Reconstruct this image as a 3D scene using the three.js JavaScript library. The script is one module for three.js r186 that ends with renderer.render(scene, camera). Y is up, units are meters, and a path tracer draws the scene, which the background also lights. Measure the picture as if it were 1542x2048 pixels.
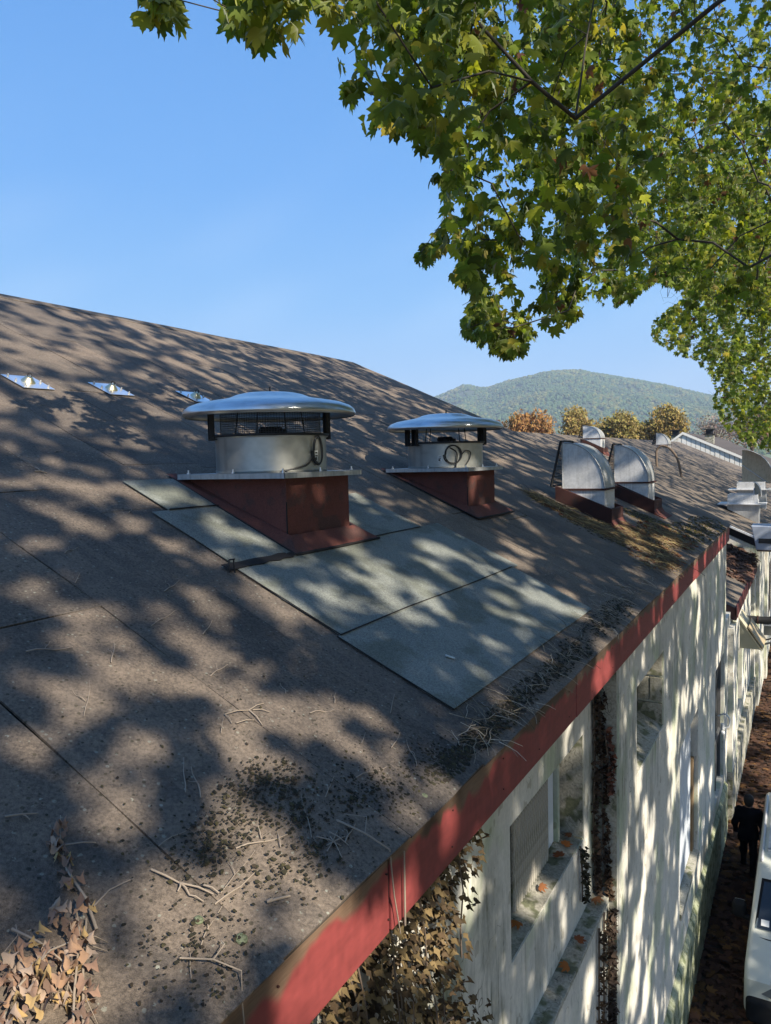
import * as THREE from 'three';
import { mergeGeometries, mergeVertices, toCreasedNormals } from 'three/addons/utils/BufferGeometryUtils.js';
import { RoundedBoxGeometry } from 'three/addons/geometries/RoundedBoxGeometry.js';
import { MarchingCubes } from 'three/addons/objects/MarchingCubes.js';

// ---------- camera, sky, sun, exposure ----------
const scene = new THREE.Scene();
const camera = new THREE.PerspectiveCamera(69.36, 771 / 1024, 0.05, 20000);
{
  const m = new THREE.Matrix4().makeBasis(
    new THREE.Vector3(0.86909, -0.02393, -0.49407),
    new THREE.Vector3(-0.0138, 0.99727, -0.07259),
    new THREE.Vector3(0.49446, 0.06991, 0.86638));
  camera.quaternion.setFromRotationMatrix(m);
  camera.updateMatrixWorld(true);
}
const renderer = new THREE.WebGLRenderer({ antialias: true });
renderer.setSize(771, 1024);
renderer.toneMapping = THREE.LinearToneMapping;
renderer.toneMappingExposure = 1.75;
renderer.shadowMap.enabled = true;

const SUN = new THREE.Vector3(0.7505, 0.6018, 0.2731).normalize();
{
  const W = 512, H = 256, data = new Float32Array(W * H * 4);
  const mix = (a, b, t) => a + (b - a) * t;
  const stops = [[0, [0.60, 0.76, 0.96]], [0.05, [0.49, 0.70, 0.96]], [0.11, [0.36, 0.61, 0.95]], [0.2, [0.245, 0.52, 0.92]], [0.34, [0.16, 0.415, 0.87]], [0.6, [0.10, 0.305, 0.74]], [1, [0.07, 0.22, 0.6]]];
  for (let j = 0; j < H; j++) for (let i = 0; i < W; i++) {
    const el = ((j + 0.5) / H - 0.5) * Math.PI, az = ((i + 0.5) / W - 0.5) * 2 * Math.PI;
    const y = Math.sin(el), d = new THREE.Vector3(Math.cos(az) * Math.cos(el), y, Math.sin(az) * Math.cos(el));
    const c = [0, 0, 0], h = Math.max(0, y);
    let k = 0; while (k < stops.length - 2 && stops[k + 1][0] < h) k++;
    const t = Math.min(1, (h - stops[k][0]) / (stops[k + 1][0] - stops[k][0]));
    for (let q = 0; q < 3; q++) c[q] = mix(stops[k][1][q], stops[k + 1][1][q], t);
    const ci = 0.1 * Math.pow(Math.max(0, 0.5 + 0.5 * Math.sin(az * 9 + 5 * Math.sin(el * 7 + az * 2)) * Math.sin(az * 23 - el * 31) - 0.35), 1.5) * Math.exp(-Math.pow((el - 0.2) / 0.14, 2)); c[0] += ci; c[1] += ci * 0.8; c[2] += ci * 0.4;
    const a = Math.max(0, d.dot(SUN)), glow = 0.4 * Math.pow(a, 6) + 1.5 * Math.pow(a, 60);
    const o = (j * W + i) * 4, down = 0.63 * (y < 0 ? 0.35 : 1);
    data[o] = (c[0] + glow) * down; data[o + 1] = (c[1] + glow * 0.96) * down; data[o + 2] = (c[2] + glow * 0.88) * down; data[o + 3] = 1;
  }
  const t = new THREE.DataTexture(data, W, H, THREE.RGBAFormat, THREE.FloatType);
  t.mapping = THREE.EquirectangularReflectionMapping; t.magFilter = THREE.LinearFilter; t.needsUpdate = true;
  scene.background = t; scene.environment = t;
}
const sun = new THREE.DirectionalLight(new THREE.Color(1, 0.92, 0.79), 5);
sun.name = 'sun';
sun.position.copy(SUN).multiplyScalar(80); sun.target.position.set(0, 0, 0);
sun.castShadow = true; sun.shadow.radius = 1;
Object.assign(sun.shadow.camera, { left: -60, right: 60, top: 60, bottom: -60, near: 1, far: 200 });
sun.shadow.mapSize.set(4096, 4096);
scene.add(sun, sun.target);
scene.fog = new THREE.FogExp2(new THREE.Color(0.62, 0.76, 0.95), 0.00022);

// ---------- helpers ----------
let seed = 7;
const rnd = () => { seed = (seed + 0x6d2b79f5) | 0; let t = Math.imul(seed ^ (seed >>> 15), 1 | seed); t = (t + Math.imul(t ^ (t >>> 7), 61 | t)) ^ t; return ((t ^ (t >>> 14)) >>> 0) / 4294967296; };
const rr = (a, b) => a + (b - a) * rnd();
const pick = (a) => a[Math.floor(rnd() * a.length)];
const gauss = () => (rnd() + rnd() + rnd() - 1.5) / 1.5;
const V = (x, y, z) => new THREE.Vector3(x, y, z);
const used = new Map();
const numbered = (n) => { const k = used.get(n) ?? 0; used.set(n, k + 1); return k ? n + '_' + String(k).padStart(3, '0') : n; };
const offs = new WeakMap();
function thing(name, label, category, pos = [0, 0, 0], group, kind) {
  const o = new THREE.Group(); o.name = numbered(name); o.position.set(...pos); scene.add(o);
  o.userData = { label, category }; if (group) o.userData.group = group; if (kind) o.userData.kind = kind;
  offs.set(o, V(...pos)); return o;
}
function tag(o, label, category, group, kind) { o.userData.label = label; if (category) o.userData.category = category; if (group) o.userData.group = group; if (kind) o.userData.kind = kind; return o; }
// a part; geometry is given in world coordinates unless local is true
function part(parent, name, geo, mat, local) {
  if (Array.isArray(geo)) geo = merge(geo);
  const off = offs.get(parent) ?? V(0, 0, 0);
  if (!local && off.lengthSq()) geo = geo.clone().translate(-off.x, -off.y, -off.z);
  const m = new THREE.Mesh(geo, mat); m.name = name; m.castShadow = m.receiveShadow = true; parent.add(m); offs.set(m, off); return m;
}
// a one-mesh thing standing at pos; geometry local
function solo(name, geo, mat, pos, label, category, group) {
  if (Array.isArray(geo)) geo = merge(geo);
  const m = new THREE.Mesh(geo, mat); m.name = numbered(name); m.castShadow = m.receiveShadow = true; m.position.set(...pos); scene.add(m);
  tag(m, label, category, group); return m;
}
function merge(list) {
  const keep = list.map((g) => { let q = g.index ? g.toNonIndexed() : g; q = q === g ? g.clone() : q; for (const k of Object.keys(q.attributes)) if (!['position', 'normal', 'uv'].includes(k)) q.deleteAttribute(k); if (!q.attributes.uv) q.setAttribute('uv', new THREE.BufferAttribute(new Float32Array(q.attributes.position.count * 2), 2)); return q; });
  return mergeGeometries(keep);
}
// box between two corners, uv in metres
function bx(x0, x1, y0, y1, z0, z1, r = 0) {
  const w = Math.abs(x1 - x0), h = Math.abs(y1 - y0), d = Math.abs(z1 - z0);
  const g = r ? new RoundedBoxGeometry(w, h, d, 1, Math.min(r, w / 2.1, h / 2.1, d / 2.1)) : new THREE.BoxGeometry(w, h, d);
  g.translate((x0 + x1) / 2, (y0 + y1) / 2, (z0 + z1) / 2); return boxUV(g);
}
function boxUV(g, s = 1) {
  if (g.index) g = g.toNonIndexed();
  const p = g.attributes.position, n = g.attributes.normal, uv = new Float32Array(p.count * 2);
  for (let i = 0; i < p.count; i += 3) {
    let nx = 0, ny = 0, nz = 0; for (let k = 0; k < 3; k++) { nx += Math.abs(n.getX(i + k)); ny += Math.abs(n.getY(i + k)); nz += Math.abs(n.getZ(i + k)); }
    for (let k = 0; k < 3; k++) { const x = p.getX(i + k), y = p.getY(i + k), z = p.getZ(i + k), o = (i + k) * 2;
      if (nx >= ny && nx >= nz) { uv[o] = -z * s; uv[o + 1] = y * s; } else if (ny >= nz) { uv[o] = -z * s; uv[o + 1] = x * s; } else { uv[o] = x * s; uv[o + 1] = y * s; } }
  }
  g.setAttribute('uv', new THREE.BufferAttribute(uv, 2)); return g;
}
// solid from a 2D outline in the xy plane extruded along z from z0 to z1
function prism(pts, z0, z1, bevel = 0) {
  const s = new THREE.Shape(pts.map(([x, y]) => new THREE.Vector2(x, y)));
  const g = new THREE.ExtrudeGeometry(s, { depth: Math.abs(z1 - z0) - 2 * bevel, bevelEnabled: bevel > 0, bevelSize: bevel, bevelThickness: bevel, bevelSegments: 1, bevelOffset: -bevel, curveSegments: 12 });
  g.translate(0, 0, Math.min(z0, z1) + bevel); return boxUV(g);
}
function tube(pts, r, sides = 6, seg) {
  const c = new THREE.CatmullRomCurve3(pts.map((p) => (p.isVector3 ? p : V(...p))));
  return new THREE.TubeGeometry(c, seg ?? Math.max(2, pts.length * 3), r, sides, false);
}
// tapering rod along a polyline
function rod(pts, r0, r1, sides = 5) {
  const P = pts.map((p) => (p.isVector3 ? p : V(...p))), pos = [], idx = [], n = P.length;
  for (let i = 0; i < n; i++) {
    const d = P[Math.min(i + 1, n - 1)].clone().sub(P[Math.max(i - 1, 0)]).normalize();
    const a = Math.abs(d.y) < 0.9 ? V(0, 1, 0).cross(d).normalize() : V(1, 0, 0).cross(d).normalize(), b = d.clone().cross(a), r = r0 + (r1 - r0) * (i / (n - 1));
    for (let k = 0; k < sides; k++) { const t = (k / sides) * 6.2832, q = P[i].clone().addScaledVector(a, Math.cos(t) * r).addScaledVector(b, Math.sin(t) * r); pos.push(q.x, q.y, q.z); }
  }
  for (let i = 0; i < n - 1; i++) for (let k = 0; k < sides; k++) { const a = i * sides + k, b = i * sides + (k + 1) % sides; idx.push(a, b, a + sides, b, b + sides, a + sides); }
  for (let k = 1; k < sides - 1; k++) { idx.push(0, k + 1, k); const e = (n - 1) * sides; idx.push(e, e + k, e + k + 1); }
  const g = new THREE.BufferGeometry(); g.setAttribute('position', new THREE.Float32BufferAttribute(pos, 3)); g.setIndex(idx); g.computeVertexNormals(); return g;
}
function cyl(r0, r1, h, x, y, z, seg = 24, open = false) { return new THREE.CylinderGeometry(r1, r0, h, seg, 1, open).translate(x, y + h / 2, z); }
const col = (r, g, b) => new THREE.Color().setRGB(r, g, b);
const std = (o) => new THREE.MeshStandardMaterial({ roughness: 0.9, metalness: 0, side: THREE.DoubleSide, ...o });

// ---------- textures ----------
function tileNoise(cells, s) {
  const g = new Float32Array(cells * cells); let q = s * 7919 + 13;
  for (let i = 0; i < g.length; i++) { q = (Math.imul(q, 1664525) + 1013904223) | 0; let t = q ^ (q >>> 15); t = Math.imul(t, 0x2c1b3c6d); t ^= t >>> 12; g[i] = (t >>> 0) / 4294967296; }
  return (u, v) => {
    let x = u * cells, y = v * cells; const xi = Math.floor(x), yi = Math.floor(y); x -= xi; y -= yi; x = x * x * (3 - 2 * x); y = y * y * (3 - 2 * y);
    const w = (i) => ((i % cells) + cells) % cells, a = w(xi), b = w(xi + 1), c = w(yi) * cells, d = w(yi + 1) * cells;
    return (g[c + a] * (1 - x) + g[c + b] * x) * (1 - y) + (g[d + a] * (1 - x) + g[d + b] * x) * y;
  };
}
function fbm(cells, oct, s) { const n = []; for (let i = 0; i < oct; i++) n.push(tileNoise(cells << i, s + i * 31)); return (u, v) => { let a = 0, w = 0.5, t = 0; for (const f of n) { a += f(u, v) * w; t += w; w *= 0.55; } return a / t; }; }
const sstep = (a, b, x) => { const t = Math.min(1, Math.max(0, (x - a) / (b - a))); return t * t * (3 - 2 * t); };
function tex(N, M, fn, metresU, metresV, srgb = true) {
  const d = new Uint8Array(N * M * 4), c = [0, 0, 0];
  const enc = (x) => { x = Math.min(1, Math.max(0, x)); return 255 * (x <= 0.0031308 ? 12.92 * x : 1.055 * Math.pow(x, 1 / 2.4) - 0.055); };
  for (let j = 0; j < M; j++) for (let i = 0; i < N; i++) { fn(i / N, j / M, c); const o = (j * N + i) * 4; for (let k = 0; k < 3; k++) d[o + k] = srgb ? enc(c[k]) : 255 * Math.min(1, Math.max(0, c[k])); d[o + 3] = 255; }
  const t = new THREE.DataTexture(d, N, M); t.magFilter = THREE.LinearFilter; t.minFilter = THREE.LinearMipmapLinearFilter; t.generateMipmaps = true;
  t.wrapS = t.wrapT = THREE.RepeatWrapping; t.repeat.set(1 / metresU, 1 / metresV); if (srgb) t.colorSpace = THREE.SRGBColorSpace; t.needsUpdate = true; return t;
}
function hash2(i, j) { let t = Math.imul(i, 374761393) + Math.imul(j, 668265263); t = Math.imul(t ^ (t >>> 13), 1274126177); return ((t ^ (t >>> 16)) >>> 0) / 4294967296; }
// scattered round spots of a given size on a unit tile: returns distance-based mask
function spots(cells, rmin, rmax, share, s) {
  return (u, v) => { const x = u * cells, y = v * cells, xi = Math.floor(x), yi = Math.floor(y); let best = 9;
    for (let a = -1; a < 2; a++) for (let b = -1; b < 2; b++) { const i = ((xi + a) % cells + cells) % cells, j = ((yi + b) % cells + cells) % cells; if (hash2(i + s * 101, j) > share) continue;
      const cx = xi + a + 0.2 + 0.6 * hash2(i, j + s * 57), cy = yi + b + 0.2 + 0.6 * hash2(i + 999, j + s), r = rmin + (rmax - rmin) * hash2(i + 5, j + 77 + s), q = Math.hypot(x - cx, y - cy) / r; if (q < best) best = q; }
    return best; };
}
const feltTex = (() => {
  const big = fbm(3, 4, 1), mid = fbm(14, 3, 5), fine = fbm(400, 2, 9), drip = tileNoise(60, 3), sp = spots(60, 0.04, 0.11, 0.10, 1), sp2 = spots(150, 0.1, 0.3, 0.10, 2), dk = spots(170, 0.08, 0.34, 0.10, 3), st = fbm(8, 3, 77);
  return tex(2048, 2048, (u, v, c) => {
    const b = big(u, v), m = mid(u, v), f = fine(u, v), h = hash2(Math.floor(u * 2048), Math.floor(v * 2048) + 40);
    let k = 0.62 + 0.42 * b + 0.28 * (m - 0.5) + 0.75 * (f - 0.5) + 0.5 * (h - 0.5);
    let r = 0.194 * k, g = 0.152 * k, bl = 0.113 * k;
    const s = sstep(0.5, 0.68, st(u, v)); const wt = sstep(0.5, 0.75, drip(u, v * 0.12)) * sstep(0.4, 0.6, st(u + 0.4, v)); r *= 1 - 0.3 * s - 0.2 * wt; g *= 1 - 0.28 * s - 0.18 * wt; bl *= 1 - 0.25 * s - 0.15 * wt;
    const q = dk(u, v); if (q < 1) { r *= 0.45; g *= 0.47; bl *= 0.4; }
    const l = sp(u, v); if (l < 1 && f > 0.38 + 0.2 * (l < 0.5)) { r = r * 0.4 + 0.24; g = g * 0.4 + 0.25; bl = bl * 0.4 + 0.2; }
    const l2 = sp2(u, v); if (l2 < 1 && f > 0.42) { r = r * 0.5 + 0.16; g = g * 0.5 + 0.165; bl = bl * 0.5 + 0.13; }
    c[0] = r; c[1] = g; c[2] = bl;
  }, 4.3, 4.3);
})();
const feltBump = (() => { const f = fbm(512, 2, 19), m = fbm(20, 3, 23); return tex(1024, 1024, (u, v, c) => { const x = 0.7 * f(u, v) + 0.3 * m(u, v); c[0] = c[1] = c[2] = x; }, 1.7, 1.7, false); })();
const patchTex = (() => {
  const big = fbm(4, 4, 41), fine = fbm(300, 2, 43), st = fbm(7, 4, 47), sp = spots(40, 0.05, 0.13, 0.1, 9);
  return tex(1024, 1024, (u, v, c) => { const k = 0.7 + 0.4 * big(u, v) + 0.8 * (fine(u, v) - 0.5) + 0.4 * (hash2(Math.floor(u * 1024), Math.floor(v * 1024)) - 0.5); c[0] = 0.222 * k; c[1] = 0.232 * k; c[2] = 0.202 * k;
    const s = sstep(0.52, 0.72, st(u, v)); c[0] *= 1 - 0.3 * s; c[1] *= 1 - 0.3 * s; c[2] *= 1 - 0.36 * s; if (sp(u, v) < 1) { c[0] *= 0.6; c[1] *= 0.6; c[2] *= 0.55; } }, 2.3, 2.3);
})();
const redFeltTex = (() => { const big = fbm(4, 4, 51), fine = fbm(200, 2, 53), st = fbm(9, 3, 55); return tex(512, 512, (u, v, c) => { const k = 0.75 + 0.35 * big(u, v) + 0.6 * (fine(u, v) - 0.5); const s = sstep(0.55, 0.75, st(u, v)); c[0] = (0.15 - 0.05 * s) * k; c[1] = (0.05 - 0.004 * s) * k; c[2] = 0.037 * k; }, 1.1, 1.1); })();
const plasterTex = (() => {
  const big = fbm(4, 5, 61), streakA = tileNoise(90, 63), streakB = tileNoise(220, 65), fade = fbm(5, 4, 67), fine = fbm(180, 2, 69), green = fbm(6, 4, 71), ck = fbm(7, 4, 73), ck2 = fbm(6, 4, 79), peel = fbm(30, 3, 83);
  return tex(2048, 2048, (u, v, c) => {
    const w1 = u + 0.012 * (big(u * 1, v) - 0.5), f1 = sstep(0.42, 0.72, fade(u, v)), f2 = sstep(0.48, 0.7, fade(u + 0.37, v + 0.21)), s = Math.min(1, 0.62 * sstep(0.45, 1.0, 0.6 * streakA(w1, v * 0.16) + 0.4 * fine(u, v * 0.2)) * f1 + 0.4 * sstep(0.6, 0.95, streakB(w1, v * 0.12)) * f2 + 0.42 * sstep(0.5, 0.68, peel(u * 0.5, v * 0.25)) * f1), k = 0.84 + 0.22 * big(u, v) + 0.2 * (fine(u, v) - 0.5);
    let r = 0.70 * k, g = 0.665 * k, b = 0.58 * k;
    const gr = sstep(0.5, 0.75, green(u, v)) * (0.6 + 0.4 * streakB(w1, v * 0.09)); r *= 1 - 0.3 * gr; g *= 1 - 0.2 * gr; b *= 1 - 0.38 * gr;
    const gn = 0.75 + 0.5 * fine(u + 0.3, v); r *= 1 - 0.68 * s * gn; g *= 1 - 0.66 * s * gn; b *= 1 - 0.7 * s * gn;
    if (peel(u, v) > 0.74) { r *= 0.74; g *= 0.72; b *= 0.68; }
    if (Math.abs(ck(u, v) - 0.5) < 0.0012 && fade(u, v + 0.5) > 0.5) { r *= 0.4; g *= 0.38; b *= 0.35; }
    c[0] = r; c[1] = g; c[2] = b;
  }, 3.7, 5.1);
})();
const stoneTex = (() => { const big = fbm(5, 4, 91), fine = fbm(90, 3, 93), st = fbm(12, 3, 95), ck = fbm(6, 4, 97); return tex(1024, 1024, (u, v, c) => { const k = 0.6 + 0.5 * big(u, v) + 0.7 * (fine(u, v) - 0.5), s = sstep(0.5, 0.7, st(u, v)); let r = 0.43 * k, g = 0.405 * k, b = 0.33 * k; r *= 1 - 0.6 * s; g *= 1 - 0.56 * s; b *= 1 - 0.68 * s; if (Math.abs(ck(u, v) - 0.5) < 0.004) { r *= 0.35; g *= 0.35; b *= 0.35; } c[0] = r; c[1] = g; c[2] = b; }, 1.4, 1.4); })();
// fascia: red paint, with brown and green runs from its top edge (v: 0 bottom .. 1 top)
const fasciaTex = (() => {
  const n = fbm(40, 3, 101), run = tileNoise(160, 103), big = fbm(6, 3, 105), fine = fbm(120, 2, 107), which = fbm(14, 3, 109), ver = tileNoise(300, 111);
  return tex(2048, 256, (u, v, c) => {
    const k = 0.82 + 0.25 * big(u, v) + 0.25 * (fine(u * 1, v * 0.13) - 0.5) + 0.16 * (ver(u, v * 0.02) - 0.5); let r = 0.25 * k, g = 0.048 * k, b = 0.045 * k;
    const len = 0.10 + 0.36 * Math.pow(n(u, 0.3), 1.6) + 0.24 * run(u, 0.5) * which(u, 0.7), e = 1 - v, m = 1 - sstep(len * 0.75, len + 0.05, e);
    const w = sstep(0.42, 0.6, which(u, 0.2)); const sr = 0.16 + (0.035 - 0.16) * w, sg = 0.12 + (0.04 - 0.12) * w, sb = 0.075 + (0.022 - 0.075) * w, f = 0.7 + 0.6 * fine(u, v);
    const t = m * 0.85; c[0] = r * (1 - t) + sr * f * t; c[1] = g * (1 - t) + sg * f * t; c[2] = b * (1 - t) + sb * f * t;
  }, 7.3, 0.38);
})();
const zincTex = (() => { const a = fbm(9, 4, 121), b = fbm(40, 3, 123), st = tileNoise(50, 125), w = fbm(5, 4, 127); return tex(512, 512, (u, v, c) => { const k = 0.82 + 0.25 * (a(u, v) - 0.5) + 0.25 * (b(u, v) - 0.5) - 0.22 * sstep(0.55, 0.9, st(u, v * 0.06)) * w(u, v); c[0] = 0.60 * k; c[1] = 0.60 * k; c[2] = 0.585 * k; }, 1.0, 1.0); })();
const soilTex = (() => { const a = fbm(8, 5, 131), f = fbm(120, 3, 133), l = fbm(60, 3, 135); return tex(1024, 1024, (u, v, c) => { const k = 0.5 + 0.7 * a(u, v) + 0.8 * (f(u, v) - 0.5), s = sstep(0.5, 0.62, l(u, v)); c[0] = (0.06 + 0.06 * s) * k; c[1] = (0.045 + 0.022 * s) * k; c[2] = (0.032 + 0.008 * s) * k; }, 3, 3); })();
const barkTex = (() => { const a = fbm(7, 4, 141), b = fbm(40, 3, 143); return tex(512, 512, (u, v, c) => { const s = sstep(0.46, 0.54, a(u, v)), k = 0.7 + 0.6 * b(u, v); c[0] = (0.16 + 0.12 * s) * k; c[1] = (0.135 + 0.11 * s) * k; c[2] = (0.095 + 0.07 * s) * k; }, 0.8, 1.2); })();

const FELT = [[0.84, 0.84, 0.86], [0.96, 0.95, 0.95], [1.05, 1.04, 1.03], [1.12, 1.08, 1.06]].map((c) => std({ map: feltTex, bumpMap: feltBump, bumpScale: 0.004, roughness: 0.95, color: col(...c) }));
const M = {
  felt: std({ map: feltTex, bumpMap: feltBump, bumpScale: 0.004, roughness: 0.95 }),
  deck: std({ color: col(0.018, 0.015, 0.014) }),
  patch: std({ map: patchTex, bumpMap: feltBump, bumpScale: 0.003, roughness: 0.92 }),
  redFelt: std({ map: redFeltTex, bumpMap: feltBump, bumpScale: 0.003, roughness: 0.95 }),
  plaster: std({ map: plasterTex, roughness: 0.95 }),
  stone: std({ map: stoneTex, roughness: 0.95 }),
  fascia: std({ map: fasciaTex, roughness: 0.62 }),
  fasciaEdge: std({ color: col(0.055, 0.045, 0.036), roughness: 0.9 }),
  rust: std({ map: redFeltTex, color: col(0.38, 0.36, 0.36), roughness: 0.85 }),
  zinc: std({ map: zincTex, metalness: 1, roughness: 0.3, color: col(1.25, 1.25, 1.27) }),
  zincDull: std({ map: zincTex, metalness: 0.55, roughness: 0.55, color: col(0.95, 0.95, 0.95) }),
  zincMatt: std({ map: zincTex, metalness: 0.1, roughness: 0.45, color: col(1.3, 1.3, 1.33) }),
  drum: std({ map: zincTex, metalness: 0.75, roughness: 0.38, color: col(0.95, 0.95, 0.9) }),
  dark: std({ color: col(0.015, 0.015, 0.016), roughness: 0.6 }),
  cable: std({ color: col(0.012, 0.012, 0.013), roughness: 0.45 }),
  brass: std({ color: col(0.72, 0.62, 0.4), metalness: 1, roughness: 0.4 }),
  plate: std({ color: col(0.85, 0.86, 0.88), metalness: 0.85, roughness: 0.28 }),
  white: std({ color: col(0.75, 0.75, 0.73), roughness: 0.5 }),
  shutter: std({ color: col(0.62, 0.66, 0.70), roughness: 0.5 }),
  paleBoard: std({ map: plasterTex, color: col(0.7, 0.78, 0.72), roughness: 0.8 }),
  corrugated: std({ map: stoneTex, color: col(0.95, 0.93, 0.95), roughness: 0.7 }),
  twig: std({ color: col(0.30, 0.24, 0.18), roughness: 0.9 }),
  stick: std({ color: col(0.15, 0.11, 0.08), roughness: 0.9 }),
  bark: std({ map: barkTex, roughness: 0.9 }),
  twigDark: std({ color: col(0.06, 0.05, 0.038), roughness: 0.9 }),
  moss: std({ color: col(1, 1, 1), roughness: 1 }),
  soil: std({ map: soilTex, roughness: 1 }),
};
const leafMat = (r, g, b, tr = 0.4) => new THREE.MeshPhysicalMaterial({ color: col(r, g, b), roughness: 1, transmission: tr, thickness: 0, side: THREE.DoubleSide, specularIntensity: 0.5 });
const deadLeaf = [[0.36, 0.22, 0.135], [0.3, 0.18, 0.12], [0.4, 0.29, 0.21], [0.42, 0.28, 0.12], [0.25, 0.16, 0.115], [0.17, 0.11, 0.08]].map((c) => leafMat(...c, 0.12));
const M_crown = leafMat(1, 1, 1, 0.6), M_litter = leafMat(1, 1, 1, 0.1);

// ---------- places ----------
const EX = -1.5574, EY = -1.68, A = 24.2 * Math.PI / 180, SA = Math.sin(A), CA = Math.cos(A), G = -9.15, UR = 11.2;
const ZN = 3.2, ZF = -18.9;                                     // near and far end of the front building
const RP = (u, z, h = 0) => V(EX - u * CA + SA * h, EY + u * SA + CA * h, z);
const wob = (u, z) => 0.004 * Math.sin(u * 2.1 + z * 1.3) + 0.004 * Math.sin(u * 0.9 - z * 2.3 + 1);

// ---------- ground, hill ----------
{
  const g = new THREE.PlaneGeometry(9000, 9000, 1, 1).rotateX(-Math.PI / 2); const uv = g.attributes.uv; for (let i = 0; i < 4; i++) uv.setXY(i, uv.getX(i) * 9000, uv.getY(i) * 9000);
  const m = solo('ground', g, std({ map: soilTex, color: col(1.1, 1.4, 0.9) }), [0, G, -3000], 'flat ground that runs out to the foot of the hill', 'ground'); m.userData.kind = 'structure';
  const p = bx(-2.6, 4.5, G, G + 0.004, -120, 6); const al = solo('path', p, M.soil, [0, 0.002, 0], 'dark earth alley along the foot of the white wall', 'path'); al.userData.kind = 'structure';
}
const hillNoise = fbm(4, 5, 201);
const RIDGE = [[-0.9, 0.02], [-0.62, 0.045], [-0.50, 0.085], [-0.473, 0.094], [-0.45, 0.1005], [-0.436, 0.1055], [-0.424, 0.1045], [-0.412, 0.0985], [-0.397, 0.0965], [-0.376, 0.1015], [-0.345, 0.1075], [-0.315, 0.1115], [-0.285, 0.1125], [-0.266, 0.1118], [-0.24, 0.107], [-0.187, 0.0945], [-0.14, 0.081], [-0.0999, 0.068], [-0.03, 0.05], [0.1, 0.03], [0.5, 0.01]];
const ridgeAt = (s) => { let k = 0; while (k < RIDGE.length - 2 && RIDGE[k + 1][0] < s) k++; const t = Math.min(1, Math.max(0, (s - RIDGE[k][0]) / (RIDGE[k + 1][0] - RIDGE[k][0]))); return RIDGE[k][1] + (RIDGE[k + 1][1] - RIDGE[k][1]) * t; };
const HZ0 = -1100, HZ1 = -2600;
const hillY = (x, z) => { const w = (HZ0 - z) / (HZ0 - HZ1), s = x / -z, top = ridgeAt(s) * -HZ1 - 6; const rise = w < 1 ? Math.pow(sstep(-0.15, 1.12, w), 1.25) / Math.pow(sstep(-0.15, 1.12, 1), 1.25) : 1 - 0.5 * (w - 1); const n = (hillNoise(x / 1500 + 5, z / 1500 + 5) - 0.5) * 120 * Math.max(0.12, Math.min(1, 4 * w * (1 - w))); return G - 1 + (top - G) * Math.max(0, rise) + n; };
{
  const g = new THREE.PlaneGeometry(3600, 2100, 140, 90).rotateX(-Math.PI / 2), p = g.attributes.position, c = new Float32Array(p.count * 3);
  for (let i = 0; i < p.count; i++) { const x = p.getX(i) - 900, z = p.getZ(i) - 2050; p.setY(i, hillY(x, z)); p.setX(i, x); p.setZ(i, z); const s = x / -z, rock = sstep(-0.40, -0.45, s) * sstep(0.72, 0.85, (HZ0 - z) / (HZ0 - HZ1)), low = sstep(0.35, 0.1, (HZ0 - z) / (HZ0 - HZ1)); c[i * 3] = 0.05 + 0.13 * rock + 0.06 * low; c[i * 3 + 1] = 0.07 + 0.07 * rock + 0.07 * low; c[i * 3 + 2] = 0.03 + 0.07 * rock + 0.02 * low; }
  g.setAttribute('color', new THREE.BufferAttribute(c, 3)); g.computeVertexNormals();
  const h = solo('hill', g, std({ vertexColors: true, roughness: 1 }), [0, 0, 0], 'long wooded hill with a rounded top behind the roofs', 'hill'); h.userData.kind = 'structure';
  const blob = new THREE.IcosahedronGeometry(1, 1), N = 26000, im = new THREE.InstancedMesh(blob, std({ roughness: 1 }), N), m4 = new THREE.Matrix4(), q = new THREE.Quaternion(), cc = new THREE.Color(); let k = 0;
  { const b = blob.attributes.position; for (let i = 0; i < b.count; i++) { const x = b.getX(i), y = b.getY(i), z = b.getZ(i), s = 0.8 + 0.4 * hash2(Math.round(x * 50) + 100, Math.round(y * 50 + z * 90) + 300); b.setXYZ(i, x * s, y * s, z * s); } blob.computeVertexNormals(); }
  while (k < N) {
    const s = rr(-0.52, 0.05), w = Math.pow(rnd(), 0.8) * 1.03, z = HZ0 + (HZ1 - HZ0) * w, x = -s * HZ1 * (0.75 + 0.25 * w) ; const sx = x / -z;
    if (sx < -0.41 && w > 0.7 && rnd() < 0.75) continue; if (w < 0.3 && hillNoise(x / 700, z / 500) > 0.52) continue; if (hillNoise(x / 300 + 3, z / 500 + 9) > 0.66 && rnd() < 0.8) continue;
    const pt = hillNoise(x / 420 + 8, z / 420 + 2), r = rr(3, 6) * (0.7 + 0.7 * pt); q.setFromEuler(new THREE.Euler(rnd() * 6, rnd() * 6, rnd() * 6)); m4.compose(V(x, hillY(x, z) + r * 0.5, z), q, V(r, r * rr(0.9, 1.3), r)); im.setMatrixAt(k, m4);
    const v = rr(0.65, 1.3), yl = rnd() < 0.12 + 0.5 * sstep(0.52, 0.66, pt) ? 1 : 0; cc.setRGB((0.055 + 0.06 * yl) * v, (0.09 + 0.03 * yl) * v, 0.03 * v); im.setColorAt(k, cc); k++;
  }
  im.name = 'hillside_wood'; tag(im, 'dense green woodland that covers the far hill', 'woodland', null, 'stuff'); scene.add(im);
}

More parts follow.
